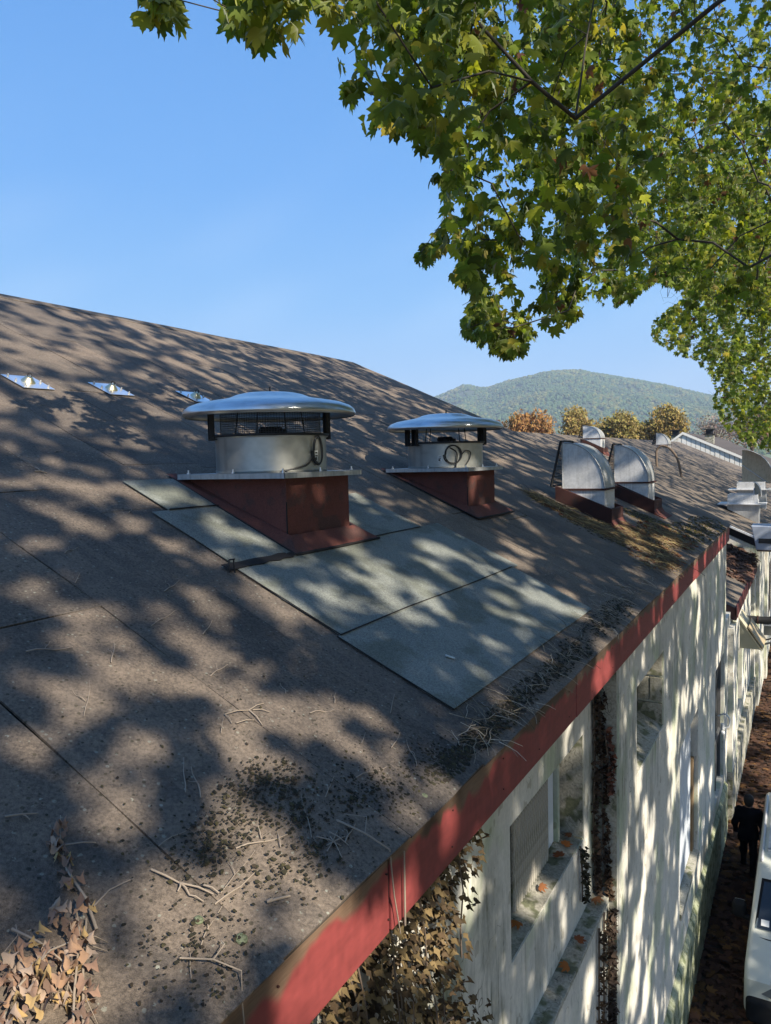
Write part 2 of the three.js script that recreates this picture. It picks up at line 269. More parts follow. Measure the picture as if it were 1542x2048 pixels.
// ---------- the front building ----------
// a thin sheet lying on the roof between u0..u1 and z0..z1, its top h above the deck
function sheetGeo(u0, u1, z0, z1, h, t = 0.006, nu = 4, nz = 2, jag = 0, rp = RP) {
  const pos = [], uv = [], idx = [], ou = rnd() * 9, oz = rnd() * 9, W = nz + 1, jit = (i, n) => (i === 0 || i === n ? rr(-jag, jag) : 0);
  for (let j = 0; j <= nu; j++) for (let i = 0; i <= nz; i++) {
    const u = u0 + (u1 - u0) * j / nu + jit(j, nu), z = z0 + (z1 - z0) * i / nz + jit(i, nz), p = rp(u, z, h + wob(u, z)); pos.push(p.x, p.y, p.z); uv.push(z + oz, u + ou);
  }
  for (let j = 0; j < nu; j++) for (let i = 0; i < nz; i++) { const a = j * W + i; idx.push(a, a + 1, a + W, a + 1, a + W + 1, a + W); }
  const ring = []; for (let i = 0; i <= nz; i++) ring.push(i); for (let j = 1; j <= nu; j++) ring.push(j * W + nz); for (let i = nz - 1; i >= 0; i--) ring.push(nu * W + i); for (let j = nu - 1; j > 0; j--) ring.push(j * W);
  const n0 = pos.length / 3; for (const r of ring) { pos.push(pos[r * 3] - SA * t, pos[r * 3 + 1] - CA * t, pos[r * 3 + 2]); uv.push(uv[r * 2], uv[r * 2 + 1]); }
  for (let k = 0; k < ring.length; k++) { const l = (k + 1) % ring.length; idx.push(ring[k], n0 + k, ring[l], ring[l], n0 + k, n0 + l); }
  const g = new THREE.BufferGeometry(); g.setAttribute('position', new THREE.Float32BufferAttribute(pos, 3)); g.setAttribute('uv', new THREE.Float32BufferAttribute(uv, 2)); g.setIndex(idx);
  const q = toCreasedNormals(g, 0.5); return q;
}
const X1 = -1.85, XL = -1.70, X2 = -1.62, XP = -1.595, ZB = -7.4;   // wall of the near bay, its thicker foot, wall of the far bay, plinth; the step between the bays
const hall = thing('warehouse', 'long white-walled hall with a brown felt roof and red eaves board', 'building', [EX, G, -8]);
{
  const rx = EX - UR * CA, ry = EY + UR * SA;
  const deck = part(hall, 'roof', [prism([[EX - 0.01, EY - 0.02], [rx, ry - 0.02], [rx, ry - 0.25], [EX - 0.01, EY - 0.25]], ZF, ZN), prism([[rx, ry - 0.02], [rx - 9, ry - 4.1], [rx - 9, ry - 4.35], [rx, ry - 0.25]], ZF, ZN)], M.deck);
  const zs = [3.2, 2.6, 1.7, 0.8, -0.12, -1.0, -1.9, -2.83, -3.7]; while (zs[zs.length - 1] > ZF + 0.9) zs.push(zs[zs.length - 1] - rr(0.88, 0.94)); zs[zs.length - 1] = ZF - 0.03;
  for (let i = 0; i + 1 < zs.length; i++) {
    const a = zs[i], b = zs[i + 1], fixed = i === 6 ? [2.14, 6.5] : i === 7 ? [3.7, 8.2] : null, cuts = [-0.035, ...(fixed ?? [rr(1.2, 4.6), rr(5.6, 8.6)]), UR + 0.02];
    for (let k = 0; k + 1 < cuts.length; k++) part(deck, 'felt_sheet', sheetGeo(cuts[k] + 0.002, cuts[k + 1] - 0.003, b + 0.0035, a - 0.0035, 0.004 + (i % 2) * 0.0025 + k * 0.002, 0.012, 6, 2, 0.009), FELT[(i * 3 + k * 5 + (i >> 1)) % 4]);
  }
  part(deck, 'ridge_strip', [sheetGeo(UR - 0.28, UR + 0.03, ZF - 0.03, ZN, 0.017, 0.008, 1, 12, 0.006)], M.felt);
  // grey-green repair felt round the first fan
  const pp = (u0, u1, z0, z1, h) => tag(part(deck, 'felt_patch', sheetGeo(u0, u1, z0, z1, h, 0.006, 4, 5, 0.005), M.patch), 'newer grey-green sheet of repair felt');
  pp(0.335, 1.25, -7.38, -4.03, 0.0195); pp(1.235, 2.27, -7.52, -4.07, 0.022); pp(2.255, 3.16, -7.1, -4.1, 0.0245); pp(3.15, 3.73, -6.6, -4.27, 0.027);
  const seam = (name, pts, r) => part(deck, name, [rod(pts.map(([u, z, h]) => RP(u, z, (h ?? 0.026) + wob(u, z))), r, r * 0.8, 4).scale(1, 1, 1)], M.deck);
  seam('tar_seam', [[1.243, -4.06], [1.247, -5], [1.238, -6.2], [1.245, -7.36]], 0.006); seam('tar_seam', [[2.262, -5.95, 0.03], [2.268, -6.4, 0.03], [2.26, -7.05, 0.03]], 0.006); seam('tar_seam', [[3.157, -4.27, 0.032], [3.16, -4.6, 0.032], [3.155, -4.85, 0.032]], 0.006);
  part(deck, 'tar_strip', [sheetGeo(2.205, 2.285, -4.72, -3.98, 0.0315, 0.004, 1, 8, 0.012)], M.deck); part(deck, 'tar_strip', [sheetGeo(2.225, 2.262, -5.95, -4.72, 0.0315, 0.004, 1, 8, 0.008)], M.deck);
  seam('tar_seam', [[0.33, -4.03, 0.02], [0.8, -4.025, 0.02], [1.25, -4.03, 0.02]], 0.005); seam('tar_seam', [[1.25, -4.07, 0.022], [1.8, -4.07, 0.022], [2.2, -4.06, 0.022]], 0.005);
  // eaves board: lengths of red board with joints, dark drip edge above
  const joints = [ZN, 0.4, -2.69, -5.69, -9.77, -12.98, -16.2, -17.27, ZF];
  for (let i = 0; i + 1 < joints.length; i++) {
    const z0 = joints[i + 1] + 0.006, z1 = joints[i] - 0.006, o = rr(-0.006, 0.006), g = bx(EX - 0.028 + o, EX + o, -2.065 + rr(-0.006, 0.006), -1.70, z0, z1, 0.006), p = g.attributes.position, uv = g.attributes.uv;
    for (let k = 0; k < p.count; k++) uv.setXY(k, p.getZ(k), (p.getY(k) + 2.07));
    part(hall, 'eaves_board', g, M.fascia);
  }
  { const nl = []; for (let z = 0.2; z > ZF + 0.2; z -= 0.71) for (const y of [-1.79, -1.99]) nl.push(new THREE.CylinderGeometry(0.0045, 0.0045, 0.008, 6).rotateZ(Math.PI / 2).translate(EX + 0.003, y + rr(-0.01, 0.01), z + rr(-0.03, 0.03))); part(hall, 'nail_heads', nl, M.rust).userData.kind = 'stuff'; }
  for (let i = 0; i < 7; i++) { const z1 = ZN - i * 3.16, z0 = Math.max(ZF, z1 - 3.15); part(hall, 'drip_edge', [prism([[EX - 0.06, EY + 0.018], [EX + 0.012, EY - 0.012], [EX + 0.014, EY - 0.034], [EX + 0.004, EY - 0.034], [EX + 0.002, EY - 0.02], [EX - 0.06, EY + 0.006]], z0, z1)], M.fasciaEdge); }
  part(hall, 'soffit', [bx(X1 - 0.2, EX - 0.03, -2.0, -1.96, ZF + 0.02, ZN)], M.deck);
  part(hall, 'end_board', [prism([[EX - 0.004, EY - 0.03], [rx, ry - 0.03], [rx, ry - 0.3], [EX - 0.004, -2.0]], ZF - 0.028, ZF - 0.002)], std({ color: col(0.09, 0.075, 0.06) }));
  // near bay wall, pieced round the window
  const wy0 = -2.69, wy1 = -3.74, wz0 = -4.96, wz1 = -7.0, T = 0.4;
  part(hall, 'wall', [bx(X1 - T, X1, wy0, -1.97, ZB, ZN), bx(X1 - T, X1, -4.49, wy1, ZB, ZN), bx(X1 - T, X1, wy1, wy0, wz0, ZN), bx(X1 - T, X1, wy1, wy0, ZB, wz1), bx(XL - T, XL, G, -4.482, ZB, ZN)], M.plaster);
  for (let z = ZN; z > ZB + 0.05; z -= 1.28) part(hall, 'wall_ledge', [bx(X1 - 0.02, XL + rr(0.006, 0.016), -4.52, -4.474 + rr(-0.004, 0.004), Math.max(ZB + 0.002, z - 1.275), z, 0.012)], M.stone);
  // window of the near bay
  const win = part(hall, 'window', [bx(X1 - T - 0.1, X1 - T - 0.05, wy1 - 0.1, wy0 + 0.1, wz1 - 0.1, wz0 + 0.1)], M.dark);
  part(win, 'sill', [prism([[X1 - 0.34, wy1 + 0.035], [X1 - 0.012, wy1 + 0.004], [X1 - 0.012, wy1 - 0.05], [X1 - 0.34, wy1 - 0.05]], wz1 + 0.003, wz0 - 0.003)], M.stone);
  part(win, 'frame', [bx(X1 - 0.27, X1 - 0.19, wy1 + 0.02, wy0, wz0 - 0.5, wz0 - 0.42), bx(X1 - 0.27, X1 - 0.19, wy1 + 0.02, wy0, wz1 + 0.16, wz1 + 0.22), bx(X1 - 0.28, X1 - 0.2, wy0 - 0.06, wy0 - 0.002, wz1 + 0.01, wz0 - 0.01)], M.paleBoard);
  part(win, 'board_panel', [bx(X1 - 0.25, X1 - 0.23, wy1 + 0.03, wy0 - 0.05, wz0 - 0.42, wz0 - 0.004)], M.paleBoard);
  part(win, 'board_panel', [bx(X1 - 0.25, X1 - 0.23, wy1 + 0.03, wy0 - 0.05, wz1 + 0.24, wz1 + 0.62)], M.shutter);
  { const w = [], n = 17, z0 = wz0 - 0.55, z1 = wz1 + 0.58; for (let i = 0; i < n; i++) { const za = z0 + (z1 - z0) * i / n; w.push(new THREE.CylinderGeometry(0.021, 0.021, wy0 - wy1 - 0.05, 6, 1, true).translate(X1 - 0.185, (wy0 + wy1) / 2 + 0.01, za + (z1 - z0) / n / 2)); } part(win, 'corrugated_panel', [...w, bx(X1 - 0.20, X1 - 0.185, wy1 + 0.03, wy0 - 0.03, z1, z0)], M.corrugated); }
  part(win, 'jamb', [bx(X1 - 0.3, X1 - 0.004, wy1 + 0.03, wy0 - 0.003, wz1 + 0.003, wz1 + 0.02)], M.stone);
  // far bay: wall with a niche, a shuttered window and a dark glazed door
  const N = [-2.6, -3.62, -8.4, -10.2], S = [-4.5, -7.15, -11.7, -13.85], D = [-4.62, -7.6, -16.7, -18.6];
  const blocks = []; { let zc = ZB; for (const [y0, y1, z0, z1] of [N, S, D]) { blocks.push(bx(X2 - T, X2, G, -1.97, z0, zc), bx(X2 - T, X2, y0, -1.97, z1, z0), bx(X2 - T, X2, G, y1, z1, z0)); zc = z1; } blocks.push(bx(X2 - T, X2, G, -1.97, ZF, zc)); }
  part(hall, 'wall', blocks, M.plaster);
  part(hall, 'corner_face', [bx(X2 - 0.42, X2 - 0.002, G, -1.97, ZB - 0.001, ZB + 0.004)], M.stone);
  part(hall, 'pilaster', [bx(X2 - 0.02, X2 + 0.022, -9.0, -2.07, ZB - 0.42, ZB - 0.02, 0.008)], M.plaster);
  part(hall, 'wall', [bx(X2 - 14, X2 - T - 0.003, G, -2.0, ZF, ZF + 0.3)], M.plaster);
  const niche = part(hall, 'niche', [bx(X2 - 0.36, X2 - 0.34, N[1], N[0], N[3], N[2])], M.stone);
  part(niche, 'sill', [prism([[X2 - 0.34, N[1] + 0.16], [X2 - 0.01, N[1] + 0.01], [X2 - 0.01, N[1] - 0.06], [X2 - 0.34, N[1] - 0.06]], N[3] + 0.004, N[2] - 0.004)], M.stone);
  for (const [a, b, c, d] of [[0, 0.34, 0, 1], [0.36, 0.68, 0, 0.48], [0.36, 0.68, 0.5, 1], [0.7, 1, 0, 1]]) part(niche, 'stone_block', [bx(X2 - 0.33 + 0.32 * c, X2 - 0.33 + 0.32 * d - 0.006, N[1] + (N[0] - N[1]) * (1 - b), N[1] + (N[0] - N[1]) * (1 - a) - 0.008, N[3] + 0.002, N[3] + 0.03 + rnd() * 0.012, 0.006)], M.stone);
  const w2 = part(hall, 'window', [bx(X2 - 0.30, X2 - 0.28, S[1], S[0], S[3], S[2])], M.dark);
  part(w2, 'sill', [prism([[X2 - 0.28, S[1] + 0.1], [X2 + 0.03, S[1] + 0.03], [X2 + 0.03, S[1] - 0.06], [X2 - 0.28, S[1] - 0.06]], S[3] + 0.002, S[2] - 0.002)], M.stone);
  part(w2, 'shutter', [bx(X2 - 0.12, X2 - 0.09, S[1] + 0.09, S[0] - 0.01, S[2] - 1.02, S[2] - 0.02, 0.006)], M.shutter);
  part(w2, 'shutter', [bx(X2 - 0.12, X2 - 0.09, S[1] + 0.09, S[0] - 0.01, S[3] + 0.28, S[2] - 1.05, 0.006)], M.shutter);
  part(w2, 'frame', [bx(X2 - 0.2, X2 - 0.06, S[1] + 0.08, S[0] - 0.9, S[3] + 0.02, S[3] + 0.2)], std({ color: col(0.22, 0.15, 0.08) }));
  const dr = part(hall, 'glazed_door', [bx(X2 - 0.16, X2 - 0.12, D[1], D[0], D[3], D[2])], std({ color: col(0.03, 0.033, 0.036), roughness: 0.25 }));
  part(dr, 'frame', [bx(X2 - 0.12, X2 - 0.07, D[1], D[0], D[3] + 0.9, D[3] + 0.98), bx(X2 - 0.12, X2 - 0.07, D[1], D[0], D[3] + 0.003, D[3] + 0.08), bx(X2 - 0.12, X2 - 0.07, D[1], D[0], D[2] - 0.08, D[2] - 0.003), bx(X2 - 0.115, X2 - 0.075, D[1] + 1.1, D[1] + 1.18, D[3] + 0.08, D[2] - 0.08)], std({ color: col(0.1, 0.1, 0.1) }));
  // sloping plinth top and plinth
  for (let z = ZB - 0.002; z > ZF + 0.1; z -= 2.3) { const z0 = Math.max(ZF, z - 2.29); part(hall, 'plinth', [prism([[X2 + 0.001, -7.86], [X2 + 0.012, -7.86], [XP + 0.05, -7.93], [XP + 0.055, G], [X2 + 0.001, G]], z0, z, 0.004)], std({ map: stoneTex, color: col(0.9, 1.0, 0.8) })); }
  part(hall, 'plinth', [prism([[XL + 0.001, -8.1], [XL + 0.03, -8.14], [XL + 0.035, G], [XL + 0.001, G]], ZB + 0.002, ZN)], M.stone);
  const lampM = part(hall, 'wall_hook', [tube([[X2 + 0.005, -5.72, -17.2], [X2 + 0.16, -5.66, -17.2], [X2 + 0.24, -5.78, -17.2], [X2 + 0.2, -5.95, -17.2], [X2 + 0.06, -5.98, -17.2]], 0.018, 6), new THREE.SphereGeometry(0.05, 10, 8).translate(X2 + 0.1, -6.08, -17.2), cyl(0.04, 0.04, 0.12, X2 + 0.1, -6.0, -17.2, 10)], M.white);
  tag(lampM, 'white curled wall bracket');
}

// ---------- roof fans ----------
function lathe(pts, seg = 64) { return new THREE.LatheGeometry(pts.map(([r, y]) => new THREE.Vector2(r, y)), seg); }
function makeFan(label, x, z, yb, o) {
  const f = thing('roof_fan', label, 'roof fan', [x, yb, z], 'round-capped fans on red curbs');
  const L = (name, geo, mat) => { const m = part(f, name, geo, mat, true); return m; };
  // curb: its four walls rise from the sloping roof to a level rim
  const hx = 0.52, hz = o.hz, roofY = (lx) => EY - Math.tan(A) * (x + lx - EX) - yb + 0.01, back = Math.max(-hx - 0.2, (EX - (yb - 0.045 - EY) / Math.tan(A)) - x), top = -0.045;
  const side = (z0, z1) => prism([[hx, top], [back, top], [back, Math.min(top - 0.001, roofY(back))], [hx, roofY(hx)]], z0, z1);
  const curb = L('curb', [side(hz - 0.03, hz), side(-hz, -hz + 0.03), bx(hx - 0.03, hx, roofY(hx), top, -hz + 0.03, hz - 0.03)], M.redFelt);
  // flashing: felt skirt fanned out on the roof
  const fl = []; { const P = (lx, lz, h) => { const y = roofY(lx); return [lx + SA * h, y + CA * h, lz]; }; const e = 0.19, q = (a, b, c, d) => { const g = new THREE.BufferGeometry(); g.setAttribute('position', new THREE.Float32BufferAttribute([...a, ...b, ...c, ...a, ...c, ...d], 3)); const uv = [a, b, c, a, c, d].flatMap((v) => [v[2] + v[1], v[0]]); g.setAttribute('uv', new THREE.Float32BufferAttribute(uv, 2)); g.computeVertexNormals(); return g; };
    const h0 = 0.03, h1 = 0.024, up = 0.07; const c1 = P(hx, hz, up), c2 = P(hx, -hz, up), o1 = P(hx + e, hz + e * 0.8, h1), o2 = P(hx + e, -hz - e, h1), b1 = P(back - 0.04, hz, h0), b2 = P(back - 0.04, -hz, h0), ob1 = P(back - 0.05, hz + e * 0.55, h1), ob2 = P(back - 0.05, -hz - e * 0.6, h1);
    c1[0] += 0.005; c2[0] += 0.005; c1[2] += 0.005; c2[2] -= 0.005; b1[2] += 0.005; b2[2] -= 0.005;
    fl.push(q(o1, o2, c2, c1), q(ob1, o1, c1, b1), q(b2, c2, o2, ob2)); }
  part(f, 'flashing', fl, M.redFelt, true);
  { const P = (lx, lz, h) => V(lx + SA * h, roofY(lx) + CA * h, lz); part(f, 'bitumen_bead', [rod([P(hx + 0.2, hz + 0.16, 0.02), P(hx + 0.21, 0, 0.022), P(hx + 0.2, -hz - 0.2, 0.02)], 0.014, 0.012, 5), rod([P(hx + 0.2, hz + 0.16, 0.02), P(0, hz + 0.14, 0.02), P(back, hz + 0.11, 0.02)], 0.009, 0.008, 5), rod([V(hx + 0.004, roofY(hx) + 0.05, hz + 0.004), V(hx + 0.004, top - 0.2, hz + 0.004)], 0.007, 0.006, 5)], M.deck, true); }
  // base plate with turned-down rim
  const B = 0.6, rim = 0.045;
  L('base_plate', [bx(-B, B, -0.004, 0, -B, B), bx(-B, B, -rim, -0.003, B - 0.004, B), bx(-B, B, -rim, -0.003, -B, -B + 0.004), bx(B - 0.004, B, -rim, -0.003, -B, B), bx(-B, -B + 0.004, -rim, -0.003, -B, B)], M.zincDull);
  for (const [a, b] of [[-0.53, 0.53], [0.53, 0.53], [0.53, -0.53], [-0.53, -0.53], [0.54, 0], [0, 0.54]]) L('bolt', [cyl(0.008, 0.008, 0.035, a, 0.001, b, 8), cyl(0.016, 0.016, 0.012, a, 0.001, b, 6)], M.plate);
  // drum
  const R = 0.505, H = 0.335;
  L('drum', [lathe([[R - 0.012, 0.001], [R, 0.001], [R + 0.006, 0.02], [R, 0.035], [R, H - 0.03], [R + 0.018, H - 0.018], [R + 0.02, H], [R - 0.02, H], [R - 0.012, H - 0.02], [R - 0.012, 0.001]], 72)], M.drum);
  L('band', [lathe([[R + 0.019, H - 0.016], [R + 0.027, H - 0.012], [R + 0.027, H + 0.006], [R + 0.019, H + 0.008]], 72)], M.dark);
  // cap: shallow dome with a raised crown and rolled rim
  const cy = 0.52, prof = [[0.775, cy - 0.012], [0.785, cy - 0.004], [0.786, cy + 0.012], [0.772, cy + 0.045], [0.735, cy + 0.075], [0.66, cy + 0.103], [0.54, cy + 0.125], [0.44, cy + 0.14], [0.37, cy + 0.158], [0.31, cy + 0.182], [0.24, cy + 0.198], [0.13, cy + 0.206], [0.0, cy + 0.208]];
  const inner = prof.map(([r, y]) => [Math.max(0, r - 0.008), y - 0.007]).reverse();
  L('cap', [lathe([...inner, ...prof], 96)], M.zinc);
  L('cap_bolt', [cyl(0.012, 0.007, 0.055, o.bolt, cy + 0.205 - o.bolt * 0.06, 0.02, 8), cyl(0.02, 0.02, 0.012, o.bolt, cy + 0.203 - o.bolt * 0.06, 0.02, 8)], M.dark);
  // bird guard of wire between drum and cap
  if (o.guard) { const w = []; for (let k = 0; k < 120; k++) { const t = k / 120 * 6.2832; w.push(new THREE.CylinderGeometry(0.0017, 0.0017, cy - H + 0.02, 4, 1, true).translate(Math.cos(t) * 0.455, (cy + H) / 2, Math.sin(t) * 0.455)); } for (let k = 0; k < 9; k++) w.push(new THREE.TorusGeometry(0.455, 0.0017, 4, 60).rotateX(Math.PI / 2).translate(0, H + 0.02 + k * 0.02, 0)); L('wire_guard', w, std({ color: col(0.12, 0.12, 0.12), metalness: 0.6, roughness: 0.5 })).userData.kind = 'stuff'; }
  for (const t of o.posts) { const c = Math.cos(t), s = Math.sin(t), r = 0.545, g = []; for (const d of [-0.04, 0.04]) g.push(bx(-0.02, 0.02, H - 0.04, cy + 0.11, d - 0.006, d + 0.006)); g.push(bx(-0.024, -0.018, H - 0.04, cy + 0.1, -0.045, 0.045)); g.push(bx(-0.05, 0.02, H - 0.036, H - 0.03, -0.05, 0.05)); const m = merge(g).rotateY(-t).translate(c * r, 0, s * r); L('cap_post', m, M.dark); }
  for (let k = 0; k < 4; k++) { const t = o.rod0 + k * 1.57; L('stay_rod', rod([V(Math.cos(t) * 0.3, cy + 0.12, Math.sin(t) * 0.3), V(Math.cos(t) * 0.36, H - 0.1, Math.sin(t) * 0.36)], 0.006, 0.006, 5), M.dark); }
  L('motor', [cyl(0.11, 0.11, 0.22, 0, H - 0.17, 0, 20), cyl(0.115, 0.095, 0.03, 0, H + 0.05, 0, 20), bx(0.05, 0.14, H, H + 0.055, -0.05, 0.05, 0.01), bx(-0.5, 0.5, H - 0.12, H - 0.09, -0.02, 0.02), bx(-0.02, 0.02, H - 0.12, H - 0.09, -0.5, 0.5)], M.dark);
  // cable coil and sticker on the drum
  const on = (t, y, h = 0) => V(Math.cos(t) * (R + 0.012 + h), y, Math.sin(t) * (R + 0.012 + h)), cb = [];
  o.coil(on).forEach((p) => cb.push(tube(p, 0.0085, 6, p.length * 4)));
  L('cable', cb, M.cable);
  { const [t, y, w, h] = o.sticker, g = new THREE.CylinderGeometry(R + 0.003, R + 0.003, h, 6, 1, true, Math.PI / 2 - t - w / 2, w).translate(0, y, 0); const s = L('sticker', g, M.white); L2(s, 'print', [0.28, -0.02, -0.3].map((d, i) => new THREE.CylinderGeometry(R + 0.005, R + 0.005, h * (i === 2 ? 0.3 : 0.12), 5, 1, true, Math.PI / 2 - t - w * 0.36, w * (i === 2 ? 0.5 : 0.7)).translate(0, y + d * h, 0))); }
  return f;
}
function L2(parent, name, geo) { return part(parent, name, geo, M.dark, true); }
// angles: 0 = +X (down the slope), pi/2 = +Z (towards the camera)
const loop = (on, t, y, rt, ry, n, tw) => { const out = []; for (let k = 0; k <= n * 12; k++) { const a = k / 12 * 6.2832; out.push(on(t + Math.cos(a) * rt * (1 + 0.08 * Math.sin(k * 0.41)) + tw * (k / 12), y + Math.sin(a) * ry * (1 + 0.06 * Math.cos(k * 0.37)), 0.004 * (1 + Math.sin(k)))); } return out; };
makeFan('nearer steel roof fan with a mesh guard, on a red curb amid grey-green felt', -4.3, -5.44, -0.085, {
  hz: 0.485, bolt: 0.02, guard: true, posts: [2.22, -0.93], rod0: 0.5, sticker: [0.02, 0.14, 0.09, 0.09],
  coil: (on) => [loop(on, -0.02, 0.185, 0.13, 0.125, 2, 0.02), [on(0.12, 0.13, 0.002), on(0.3, 0.06, 0.01), on(0.55, 0.03, 0.012), on(0.72, 0.012, 0.015), on(0.77, -0.0, 0.012)]],
});
makeFan('farther steel roof fan with a cable coil on its drum front', -4.28, -9.18, -0.12, {
  hz: 0.47, bolt: 0.03, guard: false, posts: [2.3, 1.95, -0.9, -0.65], rod0: 0.2, sticker: [1.28, 0.125, 0.1, 0.07],
  coil: (on) => [loop(on, 0.92, 0.17, 0.21, 0.115, 2, 0.03), [on(1.02, 0.26, 0.01), on(0.86, 0.2, 0.014), on(0.88, 0.03, 0.012), on(0.89, 0.002, 0.012)], [on(0.72, 0.17, 0.008), on(0.62, 0.22, 0.014), on(0.48, 0.2, 0.014), on(0.5, 0.12, 0.012), on(0.62, 0.03, 0.01)]],
});

// ---------- small anchor plates up the roof ----------
[[6.32, -5.11, 'first bright square roof plate with a brass cup, nearest the left edge'], [6.33, -6.22, 'middle one of three bright square roof plates with a brass cup'], [6.31, -7.62, 'roof plate with a brass cup, half behind the nearer fan cap']].forEach(([u, z, label]) => {
  const p = RP(u, z, 0.02), t = thing('anchor_plate', label, 'roof anchor', [p.x, p.y, p.z], 'square anchor plates high on the roof'); t.rotation.z = -A; t.rotation.order = 'ZYX'; t.rotation.y = 0.04;
  part(t, 'base_plate', [bx(-0.2, 0.2, 0, 0.006, -0.19, 0.19, 0.002)], M.plate, true);
  part(t, 'cup', [lathe([[0.075, 0.006], [0.072, 0.016], [0.042, 0.052], [0.036, 0.066], [0.0, 0.068]], 24)], M.brass, true);
  part(t, 'ring', [new THREE.TorusGeometry(0.028, 0.007, 6, 16).rotateY(0.5).scale(0.8, 0.8, 0.8).translate(0, 0.08, 0)], M.dark, true);
  for (const [a, b] of [[-0.15, -0.14], [0.15, -0.14], [-0.15, 0.14], [0.15, 0.14], [0, 0.15], [0, -0.15]]) part(t, 'bolt', [cyl(0.008, 0.008, 0.03, a, 0.006, b, 8), cyl(0.015, 0.015, 0.008, a, 0.006, b, 6)], M.zincDull, true);
});

// ---------- quarter-round cowls ----------
function cowl(label, x0, x1, ys, ht, zn, w, o = {}) {
  // x0 back, x1 front (down the slope), ys: level seam, ht: height of the quarter round above it, zn: near side
  const t = thing('vent_cowl', label, 'vent cowl', [x1, ys - 0.5, zn - w / 2], 'quarter-round metal vent cowls');
  const rp = o.roofY ?? ((x) => EY - Math.tan(A) * (x - EX)), d = x1 - x0, arc = []; for (let k = 0; k <= 16; k++) { const a = k / 16 * Math.PI / 2; arc.push([x0 + 0.03 + (d - 0.03) * Math.sin(a), ys + ht * Math.cos(a)]); }
  const outline = [[x0, ys], [x0, ys + ht], ...arc];
  part(t, 'cheek', [prism(outline, zn - 0.003, zn)], M.zincMatt); part(t, 'cheek', [prism(outline, zn - w, zn - w + 0.003)], M.zincMatt);
  const hoodG = []; for (let k = 0; k < 16; k++) { const a = arc[k], b = arc[k + 1]; hoodG.push(prism([a, b, [b[0] - 0.004, b[1] - 0.004], [a[0] - 0.004, a[1] - 0.004]], zn - w + 0.004, zn - 0.004)); }
  part(t, 'curved_cover', hoodG, M.zincDull);
  const seam = []; for (const z of [zn + 0.004, zn - w - 0.004]) for (let k = 0; k < 16; k++) seam.push(rod([V(arc[k][0], arc[k][1], z), V(arc[k + 1][0], arc[k + 1][1], z)], 0.011, 0.011, 5)); seam.push(rod([V(x0, ys, zn), V(x0, ys + ht, zn)], 0.011, 0.011, 5));
  part(t, 'rolled_edge', seam, M.zincDull);
  part(t, 'seam_flange', [bx(x0 - 0.01, x1 + 0.03, ys - 0.02, ys + 0.012, zn - 0.002, zn + 0.022), bx(x1 - 0.002, x1 + 0.03, ys - 0.02, ys + 0.012, zn - w - 0.02, zn - 0.002)], M.rust);
  const ct = 0.27, cb = (x) => rp(x) + 0.01;
  part(t, 'skirt', [prism([[x0 + 0.02, ys - 0.003], [x1, ys - 0.003], [x1, cb(x1) + ct], [x0 + 0.02, Math.min(ys - 0.004, cb(x0) + ct)]], zn - 0.006, zn - 0.002), bx(x1 - 0.006, x1 - 0.001, cb(x1) + ct - 0.1, ys - 0.003, zn - w, zn - 0.004)], M.zincMatt);
  if (!o.noCurb) {
    const a = x0 - 0.1, b = x1 + 0.13, e = 0.07;
    part(t, 'curb', [prism([[a, cb(a)], [a, cb(a) + ct - 0.03], [b, cb(b) + ct], [b, cb(b)]], zn, zn + e), prism([[a, cb(a)], [a, cb(a) + ct - 0.03], [b, cb(b) + ct], [b, cb(b)]], zn - w - e, zn - w), bx(b - e, b, cb(b), cb(b) + ct - 0.004, zn - w, zn)], M.rust);
    part(t, 'flashing', [prism([[b, cb(b) + 0.09], [b + 0.05, cb(b + 0.05) + 0.03], [b + 0.2, cb(b + 0.2) + 0.012], [b + 0.2, cb(b + 0.2)], [b, cb(b)]], zn - w - e, zn + e + 0.03)], M.redFelt);
  }
  // open back: a leaning frame with wire mesh
  const bk = x0 - 0.05, fr = [];
  for (const z of [zn + 0.02, zn - w]) fr.push(rod([V(bk - 0.14, ys + 0.05, z), V(bk + 0.03, ys + ht + 0.03, z)], 0.02, 0.02, 4)); fr.push(rod([V(bk + 0.03, ys + ht + 0.03, zn), V(bk + 0.03, ys + ht + 0.03, zn - w)], 0.015, 0.015, 4), rod([V(bk - 0.14, ys + 0.05, zn), V(bk - 0.14, ys + 0.05, zn - w)], 0.015, 0.015, 4));
  for (let k = 1; k < 14; k++) { const z = zn - w * k / 14; fr.push(rod([V(bk - 0.14, ys + 0.05, z), V(bk + 0.03, ys + ht + 0.03, z)], 0.004, 0.004, 3)); const q = k / 14; fr.push(rod([V(bk - 0.14 + 0.17 * q, ys + 0.05 + (ht - 0.02) * q, zn), V(bk - 0.14 + 0.17 * q, ys + 0.05 + (ht - 0.02) * q, zn - w)], 0.004, 0.004, 3)); }
  part(t, 'back_mesh', fr, M.dark);
  return t;
}
cowl('nearest quarter-round vent cowl, on a rusty red curb among straw and moss', -3.54, -2.85, -0.555, 0.77, -12.17, 0.72);
cowl('second quarter-round vent cowl, just behind the nearest on the same roof', -3.4, -2.74, -0.565, 0.75, -15.35, 0.74);

